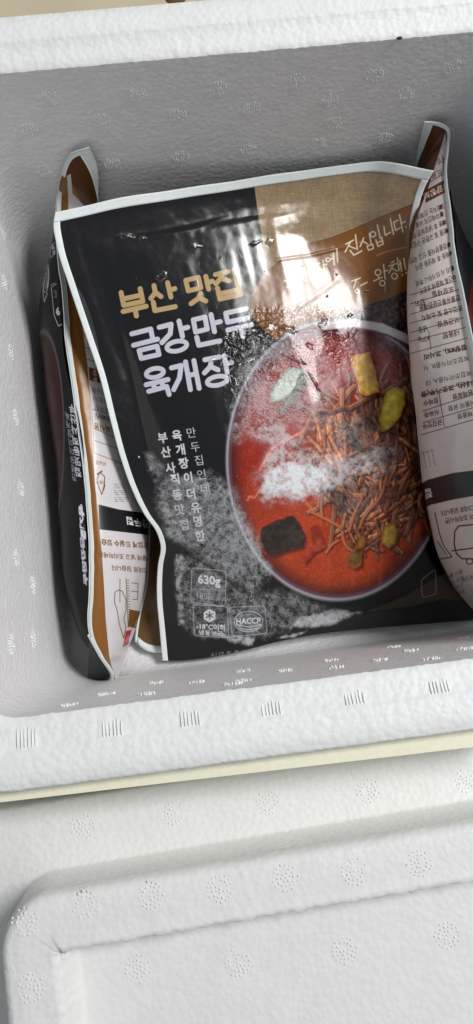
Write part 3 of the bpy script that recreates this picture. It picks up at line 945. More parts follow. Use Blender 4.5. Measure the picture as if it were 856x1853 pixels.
for P in [[(455, 600), (470, 585), (490, 580), (505, 590), (540, 596), (560, 590)], [(425, 700), (420, 670), (445, 650), (470, 632), (505, 612)],
          [(415, 640), (425, 628), (430, 645), (420, 655)], [(512, 640), (540, 655), (570, 700), (582, 720)], [(430, 690), (440, 720), (425, 760)],
          [(560, 580), (580, 600), (600, 590), (610, 620), (590, 640)]]:
    crease(P, 2.2, 1.2)
    crease([(a + 5, b + 6) for a, b in P], 3.0, -.9)
wn = fbm(X, Y, 11, 3, 95)
sl_, X_, Y_, m_, sd_ = mk.poly([(400, 620), (470, 560), (560, 560), (640, 570), (640, 650), (560, 700), (480, 690), (420, 730)], None, ret=True, soft=20)
rel[sl_] += m_ * (np.abs(wn[sl_] - .5) * 2.6 - .25)
mk.a[..., 0] = np.clip(frost, 0, 1); mk.a[..., 1] = dew; mk.a[..., 2] = np.clip(rel * .2 + .5, 0, 1)

# ---------------------------------------------------------------- back artwork (left pouch, photo coordinates)
OCH, PAN, BRN = C(136, 88, 36), C(216, 212, 214), C(120, 72, 30)
cl = Canvas(80, 250, 330, 1260, 2.5, OCH)
PL = [(121, 318), (128, 314), (131, 350), (160, 380), (200, 420), (320, 500), (320, 1240), (212, 1240), (198, 1190), (191, 1120), (188, 1060), (184, 1000), (178, 940), (172, 880), (167, 800), (164, 740),
      (158, 660), (150, 600), (143, 560), (135, 520), (128, 470), (124, 400), (123, 350)]
cl.poly([(95, 250), (185, 250), (190, 400), (150, 372), (130, 330), (121, 316), (104, 318)], C(92, 54, 24))  # end flap: ochre border with its shade painted in as darker brown
cl.poly(PL, PAN, soft=.6)
cl.poly([(178, 913), (215, 922), (330, 938), (330, 975), (215, 962), (180, 958)], C(22, 22, 26), 1)
BRT = C(112, 74, 36)
# table grid near the top
cl.stroke([(140, 575), (150, 640), (158, 680), (166, 740), (170, 820)], 1.0, BRT)
for (a, b) in [((148, 604), (172, 612)), ((153, 628), (178, 636)), ((157, 650), (184, 658)), ((170, 775), (215, 795)), ((171, 797), (222, 815)), ((172, 820), (228, 842)), ((164, 740), (206, 752))]:
    cl.stroke([a, b], 1.0, BRT)
cl.poly([(160, 664), (200, 676), (205, 700), (162, 688)], C(122, 70, 32), 1)
text(cl, '영양', 172, 682, (-1, -15), (7, 1), C(224, 214, 196), bold=.03)
text(cl, '정보', 184, 685, (-1, -15), (7, 1), C(224, 214, 196), bold=.03)
for k, tx in enumerate(['총내용량', '나트륨', '탄수화물', '지방']):
    for j in range(4):
        text(cl, tx[j % len(tx)] , 170 + j * 10 + k * 2, 706 + k * 16 + j * 2, (-10, -2), (1.5, 11), BRT, .9)
text(cl, '소육식용', 190, 775, (-11, -2), (2, 14), C(136, 88, 40), bold=.02)
text(cl, '에(미국산)', 193, 755, (-9, -2), (2, 10), BRT, bold=.02)
text(cl, '비닐류', 182, 838, (-7, -1), (1, 9), BRT)
# recycling triangle and stamped date
cl.stroke([(175, 868), (180, 855), (189, 862), (189, 880), (184, 895), (175, 872)], 1.6, BRT)
cl.stroke([(176, 858), (184, 853)], 3, BRT); cl.stroke([(187, 886), (189, 878)], 3, BRT)
text(cl, '재활용', 182, 873, (-6, -.5), (0, 7), BRT)
for r_ in range(3):
    for c_ in range(9):
        for q_ in range(3):
            if (r_ * 7 + c_ * 3 + q_) % 4 != 1:
                cl.stroke([(206 + c_ * 2.6 + r_, 876 + r_ * 12 + q_ * 3.4), (206.6 + c_ * 2.6 + r_, 876.3 + r_ * 12 + q_ * 3.4)], 1.2, C(60, 60, 74))
text(cl, '만두집', 250, 946, (-16, -3), (2, 16), C(226, 226, 230), bold=.03)
text(cl, '드시면 맛있게 드실수 있습니다', 233, 985, (-11, -.8), (1, 12), BRT, bold=.025)
text(cl, '끓는 물에 넣고 조리하세요', 233, 1008, (-10, -.8), (1, 11), BRT, bold=.015)
text(cl, '그대로 담습니다', 235, 1030, (-10, -.8), (1, 11), BRT, bold=.015)
# pot drawing
cl.stroke([(217, 1048), (217, 1090)], 1.2, BRT)
cl.stroke([(208, 1072), (214, 1068), (221, 1070), (228, 1085), (228, 1105), (224, 1120), (228, 1135), (224, 1155), (216, 1130), (212, 1105), (207, 1090), (208, 1072)], 1.3, BRT)
cl.stroke([(228, 1046), (232, 1136)], 1.1, BRT)
for k in range(18): cl.stroke([(229 + k * .2, 1050 + k * 4.8), (233 + k * .2, 1050.6 + k * 4.8)], 1.2, BRT)
cl.stroke([(238, 1055), (250, 1056), (249, 1085), (240, 1085)], 1.2, BRT)
cl.stroke([(238, 1070), (250, 1071)], 1.2, BRT)
cl.poly([(234, 1103), (262, 1108), (256, 1140), (232, 1134)], C(122, 82, 40), 1)
cl.poly([(228, 1142), (238, 1140), (232, 1165), (222, 1172)], C(190, 40, 60), 1)
cl.a = np.clip(cl.a, 0, 1)

# front artwork of the left pouch (faces the foam wall)
cf = Canvas(60, 250, 230, 1260, 2.5, C(16, 16, 20))
sl, X, Y = cf.all()
rho = np.sqrt(((X - 78) / 38) ** 2 + ((Y - 790) / 190) ** 2)
mm = 1 - sstep(.95, 1.0, rho)
cf.a[sl] = cf.a[sl] * (1 - mm[..., None]) + np.array(C(52, 14, 13)) * mm[..., None]  # soup picture, its red darkened to carry the deep shade by the wall
mm = np.exp(-((rho - 1.0) / .03) ** 2) * .6
cf.a[sl] = cf.a[sl] * (1 - mm[..., None]) + np.array(C(150, 130, 140)) * mm[..., None]
G = C(186, 190, 200)
cf.ell(83, 502, 5.5, 27, .03, 1.3, G); cf.ell(84, 502, 3.2, 20, .03, 1.0, G)
text(cf, 'HACCP', 84, 502, (.5, 11), (4, 0), G, bold=.04)
cf.stroke([(88, 457), (80, 480), (78, 530), (80, 546), (86, 530)], 1.2, G)
cf.ell(96, 452, 4, 14, .3, 1.2, G); text(cf, '냉동', 97, 452, (1.5, 11), (-6, 0), G, bold=.03)
cf.stroke([(92, 516), (100, 512)], 1.2, G)
cf.stroke([(93, 520), (103, 513)], 1.2, G); cf.stroke([(93, 520), (98, 570), (106, 590), (113, 586)], 1.3, G)
text(cf, 'kcal', 100, 532, (-1, -9), (-9, 0), G); text(cf, '9', 105, 563, (-14, 0), (2, 19), C(214, 216, 224), bold=.05)
for ch, x, y in zip('부산사직동맛집', (131, 133, 135, 137, 139, 140, 142), (740, 759, 778, 797, 816, 835, 855)):
    text(cf, ch, x, y, (-13, -3), (3, 18), G, bold=.035)
for ch, x, y in zip('육개장이더유명한', (122, 124, 126, 128, 130, 131, 133, 134), (752, 768, 784, 800, 816, 832, 848, 864)):
    text(cf, ch, x, y, (-9, -3), (2, 15), C(150, 154, 166), bold=.02)
text(cf, '육개장', 149, 945, (2, 24), (-10, 0), C(214, 216, 224), bold=.07)
text(cf, '금강만두', 152, 1015, (2, 24), (-8, 0), C(190, 186, 200), bold=.07)
cf.a = np.clip(cf.a, 0, 1)

# ---------------------------------------------------------------- back artwork, right pouch
DBR = C(66, 36, 24)
cr = Canvas(735, 200, 960, 1160, 2.5, C(96, 54, 28))
cr.poly([(806, 240), (812, 300), (822, 400), (846, 540), (900, 900), (900, 1130), (856, 1112), (820, 1060), (790, 1000), (765, 880), (740, 700), (735, 500), (752, 400), (775, 340)], C(202, 194, 190), soft=.8)  # white panel, toned below PAN so the print holds this side's shade
cr.poly([(769, 345), (808, 323), (811, 345), (770, 367)], C(92, 44, 26), 1)
text(cr, '영양정보', 790, 345, (-13, 6), (3, 13), C(214, 200, 190), bold=.03)
text(cr, '나트륨', 795, 312, (-11, 5), (3, 13), DBR); text(cr, '지방', 799, 290, (-9, 4), (3, 12), DBR)
cr.stroke([(768, 335), (806, 313)], 1.1, DBR); cr.stroke([(801, 280), (806, 320), (812, 350), (818, 388)], 1.2, DBR)
rows = ['포장지는 인체에 무해하며', '전자레인지 사용시 주의', '개봉 후 냉장보관 하세요', '반품 및 교환은 구입처', '부정불량식품 신고 국번', '해동 후 재냉동 금지', '조리 시 뜨거우니 주의', '간혹 제품에 포함된']
for i, (x, y) in enumerate([(797, 375), (799, 388), (803, 403), (808, 418), (812, 443), (816, 458), (820, 485), (822, 502)]):
    if i < 7: cr.poly([(x - 2.4, y - 3), (x + 3, y - 5), (x + 3.6, y + 2), (x - 1.8, y + 4)], DBR, 1)
    else: cr.ell(x, y, 2.4, 3, 0, 2, DBR)
    text(cr, rows[i], x - 33, y + 14, (-7.6, 3.3), (2.6, 11.5), DBR, bold=.01)
for k, (y0, y1) in enumerate([(507, 534), (523, 550), (541, 569), (557, 585), (574, 602), (592, 618), (611, 640)]):
    cr.stroke([(836 + k * 3.2, y0 - 2), (742, y1)], 1.1, DBR)
for tx, x, y, e in [('포장재질', 802, 528, 11), ('축산물유통전문판매원', 800, 547, 9), ('제조업소명 및 소재지', 805, 565, 9.4), ('보관방법', 812, 583, 11), ('내용량', 816, 605, 11),
                    ('냉동', 765, 596, 10), ('630g', 767, 613, 10), ('단위', 760, 548, 10)]:
    text(cr, tx, x, y, (-e, e * .26), (2, 12), DBR, bold=.015)
cr.stroke([(776, 600), (780, 632)], 1.1, DBR); cr.stroke([(767, 545), (770, 560)], 1.1, DBR)
for tx, x, y, e, b in [('함량8%), 고사리', 806, 636, 13, .035), ('복합조미식품B, 식', 808, 657, 12, .0), ('복합조미식품A, 대', 812, 684, 12, .0), ('내산), 고춧가루(중', 808, 703, 13.5, .035),
                       ('원재료명', 838, 714, 11, .02), ('정제수', 780, 727, 11, .02), ('식품의 유형', 836, 734, 11, .01), ('식육추', 781, 748, 11, .02), ('제품명', 842, 751, 11, .01), ('금강만두', 782, 768, 11, .02)]:
    text(cr, tx, x, y, (-e * .92, e * .22), (1.8, 11), DBR, bold=b)
for a, b in [((862, 688), (765, 716)), ((862, 712), (765, 744)), ((862, 736), (765, 765)), ((862, 758), (762, 787))]:
    cr.stroke([a, b], 1.2, DBR)
cr.stroke([(794, 708), (804, 771)], 1.2, DBR)
for r_ in range(3):
    for c_ in range(9):
        cr.stroke([(765 + r_ * 8 + c_ * .8, 818 + c_ * 3.4 - r_ * 2), (765.5 + r_ * 8 + c_ * .8, 818.3 + c_ * 3.4 - r_ * 2)], 1.3, C(40, 36, 44))
        if c_ < 6: cr.stroke([(765 + c_ * 4, 820 - c_), (765.4 + c_ * 4, 820 - c_)], 1.3, C(40, 36, 44))
cr.poly([(740, 888), (775, 868), (820, 856), (900, 846), (900, 890), (820, 904), (778, 914), (745, 930)], C(24, 22, 26), 1)
text(cr, '집', 776, 893, (-15, 4), (2, 18), C(200, 198, 204), bold=.05)
text(cr, '이 그대로 담습니다', 832, 923, (-8.6, 1.6), (1.4, 11), DBR, bold=.015)
text(cr, '넣어 조리하시면', 836, 938, (-9, 1.6), (1.4, 11.5), DBR, bold=.015)
cr.stroke([(870, 948), (830, 952), (823, 962), (822, 985), (826, 1002), (836, 1011), (870, 1012)], 2.4, DBR)
cr.stroke([(818, 997), (870, 990)], 2.2, DBR); cr.ell(850, 1016, 6, 5, 0, 2.0, DBR)
cr.stroke([(787, 928), (795, 965), (803, 988), (818, 1008), (795, 1012)], 1.8, DBR); cr.stroke([(792, 980), (808, 1004)], 1.6, DBR)
for k, tx in enumerate(['끓는 물에', '넣고 익혀', '드세요', '포장째']):
    text(cr, tx, 822 + k * 3, 1040 + k * 11, (-8, 3), (1.5, 9), DBR)
text(cr, '냄비에 담아', 852, 1045, (-7, 2), (1.2, 11), DBR)
cr.a = np.clip(cr.a, 0, 1)


# ================================================================== pouch surfaces
def spline(pts, t):
    pts = np.asarray(pts, float)
    d = np.r_[0, np.cumsum(np.linalg.norm(np.diff(pts[:, :3], axis=0), axis=1))]
    d = d / d[-1]
    out = np.empty((len(t), pts.shape[1]))
    tang = np.zeros_like(pts)
    for i in range(len(pts)):
        if i == 0: tang[i] = (pts[1] - pts[0]) / (d[1] - d[0])
        elif i == len(pts) - 1: tang[i] = (pts[-1] - pts[-2]) / (d[-1] - d[-2])
        else:
            a = (pts[i] - pts[i - 1]) / (d[i] - d[i - 1]); b = (pts[i + 1] - pts[i]) / (d[i + 1] - d[i])
            h0, h1 = d[i] - d[i - 1], d[i + 1] - d[i]
            tang[i] = (a * h1 + b * h0) / (h0 + h1)
    k = np.clip(np.searchsorted(d, t, side='right') - 1, 0, len(pts) - 2)
    h = d[k + 1] - d[k]
    s = ((t - d[k]) / h)[:, None]
    h = h[:, None]
    return ((2 * s ** 3 - 3 * s ** 2 + 1) * pts[k] + (s ** 3 - 2 * s ** 2 + s) * h * tang[k]
            + (-2 * s ** 3 + 3 * s ** 2) * pts[k + 1] + (s ** 3 - s ** 2) * h * tang[k + 1])


def W3(lst):
    out = []
    for x, y, z in lst:
        q = unp(x, y, z)
        while q[1] > 0.2475 + z * 0.04 + .004: z += .001; q = unp(x, y, z)
        out.append(q)
    return np.array(out)


def coons(top, bot, left, right_, nu, nv):
    u = np.linspace(0, 1, nu); v = np.linspace(0, 1, nv)
    Tt, Bb, Ll, Rr = spline(top, u), spline(bot, u), spline(left, v), spline(right_, v)
    U, Vv = np.meshgrid(u, v)
    U = U[..., None]; Vv = Vv[..., None]
    return ((1 - Vv) * Tt[None] + Vv * Bb[None] + (1 - U) * Ll[:, None] + U * Rr[:, None]
            - (1 - U) * (1 - Vv) * Tt[0] - U * (1 - Vv) * Tt[-1] - (1 - U) * Vv * Bb[0] - U * Vv * Bb[-1])


def normals(P):
    du = np.gradient(P, axis=1); dv = np.gradient(P, axis=0)
    n = np.cross(dv, du)
    return n / (np.linalg.norm(n, axis=2, keepdims=True) + 1e-12)


def grid_mesh(name, P, mat, parent, i0, i1, j0, j1, flip=False, thick=0):
    """piece of the parameter grid: columns i0..i1, rows j0..j1"""
    nv_, nu_ = P.shape[:2]
    Q = P[j0:j1 + 1, i0:i1 + 1]
    h, w = Q.shape[:2]
    V = Q.reshape(-1, 3)
    uu, vv = np.meshgrid(np.arange(i0, i1 + 1) / (nu_ - 1), np.arange(j0, j1 + 1) / (nv_ - 1))
    UV = np.c_[uu.ravel(), vv.ravel()]
    idx = np.arange(h * w).reshape(h, w)
    a, b, c, d = idx[:-1, :-1].ravel(), idx[:-1, 1:].ravel(), idx[1:, 1:].ravel(), idx[1:, :-1].ravel()
    F = np.c_[a, d, c, b] if not flip else np.c_[a, b, c, d]
    F = list(map(tuple, F))
    if thick:
        n = normals(P)[j0:j1 + 1, i0:i1 + 1].reshape(-1, 3) * thick
        m = len(V)
        V = np.r_[V, V - n]
        UV = np.r_[UV, UV]
        F += [tuple(q + m for q in f[::-1]) for f in F]
        rim_ = list(idx[0, :]) + list(idx[1:, -1]) + list(idx[-1, -2::-1]) + list(idx[-2:0:-1, 0])
        for k in range(len(rim_)):
            p, q = rim_[k], rim_[(k + 1) % len(rim_)]
            F.append((p, q, q + m, p + m))
    o = mesh_obj(name, V, F, mat, uv=UV)
    child(o, parent)
    return o


def bake(name, canvas, P, w, h, fallback=None):
    nv_, nu_ = P.shape[:2]
    px, py = proj(P)
    fu = np.linspace(0, nu_ - 1.001, w); fv = np.linspace(0, nv_ - 1.001, h)
    U, Vv = np.meshgrid(fu, fv)
    ui = U.astype(int); vi = Vv.astype(int); a = U - ui; b = Vv - vi
    def s(A): return (A[vi, ui] * (1 - a) + A[vi, ui + 1] * a) * (1 - b) + (A[vi + 1, ui] * (1 - a) + A[vi + 1, ui + 1] * a) * b
    c = canvas.sample(s(px), s(py))
    img = bpy.data.images.new(name, w, h, alpha=False)
    if canvas is mk: img.colorspace_settings.name = 'Non-Color'
    out = np.ones((h, w, 4), np.float32)
    out[..., :3] = np.clip(c, 0, 1)
    img.pixels.foreach_set(out.ravel())
    img.update()
    img.pack()
    return img


def film_mat(name, img=None, mask=None, col=(0.02, 0.02, 0.02), rough=0.22, wrinkle=0.35, dewy=True, tint=None):
    m, nt, b = new_mat(name)
    L = nt.links.new
    tc = N(nt, 'ShaderNodeTexCoord')
    uvn = N(nt, 'ShaderNodeUVMap')
    if img:
        ti = N(nt, 'ShaderNodeTexImage', image=img, extension='EXTEND')
        L(uvn.outputs[0], ti.inputs[0])
        colout = ti.outputs[0]
    else:
        rgb = N(nt, 'ShaderNodeRGB'); rgb.outputs[0].default_value = tuple(col) + (1,)
        colout = rgb.outputs[0]
    nz = N(nt, 'ShaderNodeTexNoise', i_Scale=45, i_Detail=3, i_Roughness=0.5)
    L(tc.outputs['Object'], nz.inputs['Vector'])
    nf_ = N(nt, 'ShaderNodeTexNoise', i_Scale=900, i_Detail=2)
    L(tc.outputs['Object'], nf_.inputs['Vector'])
    rr = N(nt, 'ShaderNodeMapRange', i_3=rough * 0.75, i_4=rough * 1.4)
    L(nz.outputs['Fac'], rr.inputs[0])
    rough_out = rr.outputs[0]
    bp = N(nt, 'ShaderNodeBump', i_Strength=wrinkle, i_Distance=0.0020)
    L(nz.outputs['Fac'], bp.inputs['Height'])
    nrm = bp.outputs[0]
    if mask:
        tm = N(nt, 'ShaderNodeTexImage', image=mask, extension='EXTEND')
        L(uvn.outputs[0], tm.inputs[0])
        sp = N(nt, 'ShaderNodeSeparateColor')
        L(tm.outputs[0], sp.inputs[0])
        mx = N(nt, 'ShaderNodeMix', data_type='RGBA')
        mx.inputs['B'].default_value = (0.76, 0.79, 0.82, 1)
        L(sp.outputs[0], mx.inputs['Factor']); L(colout, mx.inputs['A'])
        colout = mx.outputs['Result']
        r2 = N(nt, 'ShaderNodeMath', operation='MULTIPLY_ADD', i_1=0.10)
        L(sp.outputs[1], r2.inputs[0]); L(rough_out, r2.inputs[2])
        mr = N(nt, 'ShaderNodeMix', data_type='FLOAT')
        mr.inputs['B'].default_value = 0.8
        L(sp.outputs[0], mr.inputs['Factor']); L(r2.outputs[0], mr.inputs['A'])
        rough_out = mr.outputs['Result']
        b2 = N(nt, 'ShaderNodeBump', i_Strength=0.8, i_Distance=0.004)
        L(sp.outputs[2], b2.inputs['Height']); L(nrm, b2.inputs['Normal'])
        b3_ = N(nt, 'ShaderNodeBump', i_Strength=0.6, i_Distance=0.0006)
        L(sp.outputs[0], b3_.inputs['Height']); L(b2.outputs[0], b3_.inputs['Normal'])
        nrm = b3_.outputs[0]
    L(colout, b.inputs['Base Color'])
    L(rough_out, b.inputs['Roughness'])
    L(nrm, b.inputs['Normal'])
    b.inputs['Specular IOR Level'].default_value = 0.5
    return m


def serrate(P, axis_edge, amp=0.0003):
    return P


# ---- front pouch
NU, NV = 240, 300
TOP = W3([(100, 384, -.064), (185, 366, -.066), (330, 341, -.070), (428, 325.5, -.073), (510, 314, -.075), (600, 302, -.076), (678, 295, -.072), (728, 299, -.062), (784, 310, -.054)])
LEFT = W3([(100, 384, -.064), (97, 402, -.066), (103, 445, -.070), (126, 520, -.078), (153, 600, -.087), (180, 680, -.095), (200, 760, -.102), (219, 830, -.109), (239, 886, -.116), (262, 932, -.124),
           (283, 962, -.131), (291, 990, -.137), (286, 1022, -.144), (284, 1080, -.154), (289, 1140, -.162), (294, 1196, -.169)])
BOT = W3([(294, 1196, -.169), (330, 1195, -.169), (420, 1182, -.169), (500, 1162, -.168), (560, 1150, -.168), (675, 1137, -.169), (780, 1128, -.170), (880, 1120, -.172)])
RIGHT = W3([(784, 310, -.054), (768, 340, -.061), (754, 390, -.070), (750, 430, -.080), (752, 500, -.093), (756, 600, -.107), (763, 750, -.126), (782, 880, -.142), (808, 1000, -.157), (850, 1080, -.166), (880, 1120, -.172)])
P0 = coons(TOP, BOT, LEFT, RIGHT, NU, NV)
U, Vv = np.meshgrid(np.linspace(0, 1, NU), np.linspace(0, 1, NV))
def bulge_shape(U, Vv, mu=.085, mv=.075, pu=.62, pv=.6):
    a = np.clip((U - mu) / (1 - mu - .03), 0, 1); b = np.clip((Vv - mv) / (1 - mv - .05), 0, 1)
    return (np.sin(np.pi * a) ** pu) * (np.sin(np.pi * b) ** pv)
B = bulge_shape(U ** 1.03, Vv, pu=.60)
def blurg(A, k=2):
    for _ in range(k):
        A = (np.roll(A, 1, 0) + np.roll(A, -1, 0) + A * 2) / 4; A = (np.roll(A, 1, 1) + np.roll(A, -1, 1) + A * 2) / 4
    return A
B = blurg(np.pad(B, 8, mode='edge'), 6)[8:-8, 8:-8]
n0 = normals(P0)
if n0[NV // 2, NU // 2, 2] < 0: n0 = -n0
n0 = np.stack([n0[..., 0] * .5, n0[..., 1] * .5, np.abs(n0[..., 2])], -1)
n0 /= np.linalg.norm(n0, axis=2, keepdims=True)
nzz = (fbm(U * 100, Vv * 130, 34, 3, 201) - .5)
wr = (fbm(U * 200, Vv * 40, 16, 3, 211) - .5)
thickness = 0.020 * (0.72 + .45 * sstep(.05, .75, Vv))
PF = P0 + n0 * (B * thickness + B * nzz * .0042 + (B * (1 - B)) * wr * .004)[..., None]
# waviness of the seals
PF = PF + np.array([0, 0, 1]) * ((1 - sstep(0, .1, np.minimum(U, Vv))) * (fbm(U * 60, Vv * 60, 12, 2, 220) - .5) * .003)[..., None]
PB = P0 - n0 * (B * 0.012 + .0006)[..., None]

front = empty('food_pouch', tuple(P0[NV // 2, NU // 2] - np.array([0, 0, .02])))
tag(front, 'frosted black soup pouch lying face up in the box centre, red soup bowl picture', 'food pouch')
img_f = bake('front_print', cv, PF, 1300, 1600)
img_m = bake('front_wet_mask', mk, PF, 1150, 1400)
M_front = film_mat('printed_film', img_f, img_m, rough=0.17, wrinkle=.25)
for n_ in M_front.node_tree.nodes:
    if n_.type == 'BSDF_PRINCIPLED': n_.inputs['IOR'].default_value = 1.5; n_.inputs['Coat Weight'].default_value = 0.38; n_.inputs['Coat Roughness'].default_value = 0.07
M_black = film_mat('black_film', None, None, (0.012, 0.012, 0.015), 0.3, .3)
M_ochre = film_mat('ochre_film', None, None, (0.13, 0.065, 0.018), 0.28, .3)
iu, iv = 5, 6     # border widths in grid cells
iu1 = NU - 1 - 4; iv1 = NV - 1 - 3
grid_mesh('printed_front', PF, M_front, front, iu - 1, iu1 + 1, iv - 1, NV - 1)
grid_mesh('printed_back', PB, M_black, front, 2, NU - 3, 2, NV - 3, flip=True)
PS = PF + n0 * .00035
grid_mesh('top_seal', PS, M_seal, front, 0, NU - 1, 0, iv, thick=.0007)
grid_mesh('side_seal', PS, M_seal, front, 0, iu - 1, iv, NV - 1, thick=.0007)
grid_mesh('side_seal', PS, M_seal, front, NU - 5, NU - 1, iv, NV - 1, thick=.0007)

# water drops standing on the film
wm, wnt, wb = new_mat('water')
wb.inputs['Base Color'].default_value = (1, 1, 1, 1)
wb.inputs['Roughness'].default_value = 0.02
wb.inputs['Transmission Weight'].default_value = 1.0
wb.inputs['IOR'].default_value = 1.33
pxF, pyF = proj(PF)
NF = normals(PF)
if NF[NV // 2, NU // 2, 2] < 0: NF = -NF
def surf_at(x, y):
    d = (pxF - x) ** 2 + (pyF - y) ** 2
    j, i = np.unravel_index(np.argmin(d), d.shape)
    return PF[j, i], NF[j, i]
def drop_mesh(poly_px, h, name='water_drop'):
    """puddle outlined in print space, domed"""
    c = np.mean(poly_px, 0)
    pc, nc = surf_at(*c)
    cen = np.array(pc)
    pts = [np.array(surf_at(*p)[0]) for p in poly_px]
    ns = [np.array(surf_at(*p)[1]) for p in poly_px]
    K = 5
    V = [cen + np.array(nc) * h]; F = []
    n = len(pts)
    for k in range(1, K + 1):
        t = k / K
        for q, nn_ in zip(pts, ns):
            V.append(cen * (1 - t) + q * t + (np.array(nc) * (1 - t) + nn_ * t) * (h * math.sqrt(max(0, 1 - t ** 2.5)) - .00008 * (k == K)))
    for i in range(n): F.append((0, 1 + i, 1 + (i + 1) % n))
    for k in range(K - 1):
        for i in range(n):
            a, b = 1 + k * n + i, 1 + k * n + (i + 1) % n
            F.append((a, a + n, b + n, b))
    return mesh_obj(name, V, F, wm)
def blob(cx, cy, rx, ry, rot, n=16, jit=.15, seed=0):
    rg = random.Random(seed)
    out = []
    for i in range(n):
        t = 2 * math.pi * i / n
        r_ = 1 + rg.uniform(-jit, jit)
        x, y = rx * r_ * math.cos(t), ry * r_ * math.sin(t)
        out.append((cx + x * math.cos(rot) - y * math.sin(rot), cy + x * math.sin(rot) + y * math.cos(rot)))
    return out
drops = [(227, 427, 15, 5, .1, .0009), (258, 431, 8, 4, .1, .0007), (350, 446, 14, 6, -.1, .0010), (398, 465, 4, 5, 0, .0008), (294, 500, 12, 9, 0, .0010), (488, 436, 8, 8, 0, .0012), (462, 440, 12, 5, -.4, .0010),
         (478, 596, 28, 12, -.15, .0014), (450, 602, 12, 7, -.3, .0012), (421, 640, 9, 14, .2, .0014), (474, 632, 10, 6, -.7, .0012), (408, 612, 4, 4, 0, .0008), (440, 660, 26, 5, -.45, .0010),
         (424, 692, 8, 14, -.4, .0012), (520, 596, 18, 8, .1, .0012), (585, 585, 7, 10, .3, .0012), (663, 527, 4, 4.5, 0, .0010), (699, 525, 5, 6, 0, .0010), (610, 496, 3, 3, 0, .0006), (592, 536, 3, 3, 0, .0006),
         (634, 570, 6, 3, -.3, .0008), (455, 1078, 5, 11, 0, .0011), (600, 640, 8, 8, .3, .0010), (560, 625, 9, 6, .8, .0010), (540, 650, 4, 18, -.9, .0009), (568, 690, 3, 20, -.5, .0008), (384, 652, 6, 5, 0, .0008),
         (332, 462, 2.5, 2.5, 0, .0006), (246, 505, 2.2, 2.2, 0, .0006), (630, 610, 3, 3, 0, .0007), (612, 655, 2.5, 3, 0, .0007), (668, 490, 2.5, 2.5, 0, .0006)]
for k, (x, y, rx, ry, ro, h) in enumerate(drops):
    big = rx * ry > 40
    child(drop_mesh(blob(x, y, rx, ry, ro, n=20 if big else 14, jit=.34 if big else .12, seed=k), h * (1.7 if big else 1.1)), front)
rg = random.Random(3)
V = []; F = []
for k in range(520):
    x = rg.gauss(550, 75); y = rg.gauss(650, 75)
    if k > 330: x, y = rg.uniform(430, 735), rg.uniform(590, 900)
    if x > 735 or x < 395: continue
    p, n = surf_at(x, y)
    r_ = rg.uniform(.0002, .00055)
    dv_, df_ = dome(r_, r_ * .6, 6, 2)
    q = Vector(n).to_track_quat('Z', 'Y').to_matrix()
    jx = Vector((rg.uniform(-.0004, .0004), rg.uniform(-.0004, .0004), 0))
    b0 = len(V)
    V += [tuple(Vector(p) + q @ (Vector(a) + jx)) for a in dv_]
    F += [tuple(i + b0 for i in f_) for f_ in df_]
o = mesh_obj('fine_droplets', V, F, wm); child(o, front); tag(o, kind='stuff')


# ice crystals standing on the frosted film
ice = plain_mat('ice_crystal', (0.80, 0.84, 0.88), 0.25, 0.6)
rg = np.random.default_rng(12)
V = []; F = []
cnt = 0
while cnt < 2600:
    x = rg.uniform(265, 740); y = rg.uniform(590, 1170)
    if mk.sample(np.array([[x]]), np.array([[y]]))[0, 0, 0] < rg.uniform(.12, .8): continue
    cnt += 1
    p, n = surf_at(x, y)
    p = p + np.array([rg.uniform(-.0005, .0005), rg.uniform(-.0005, .0005), 0])
    s_ = rg.uniform(.00012, .00034)
    b0 = len(V)
    for k_ in range(3):
        a_ = k_ * 2.094 + rg.uniform(0, 6)
        V.append((p[0] + s_ * math.cos(a_), p[1] + s_ * math.sin(a_), p[2] - .0001))
    V.append(tuple(p + n * s_ * 1.5))
    F += [(b0, b0 + 1, b0 + 3), (b0 + 1, b0 + 2, b0 + 3), (b0 + 2, b0, b0 + 3)]
o = mesh_obj('frost_crystals', V, F, ice, smooth=False); child(o, front); tag(o, kind='stuff')


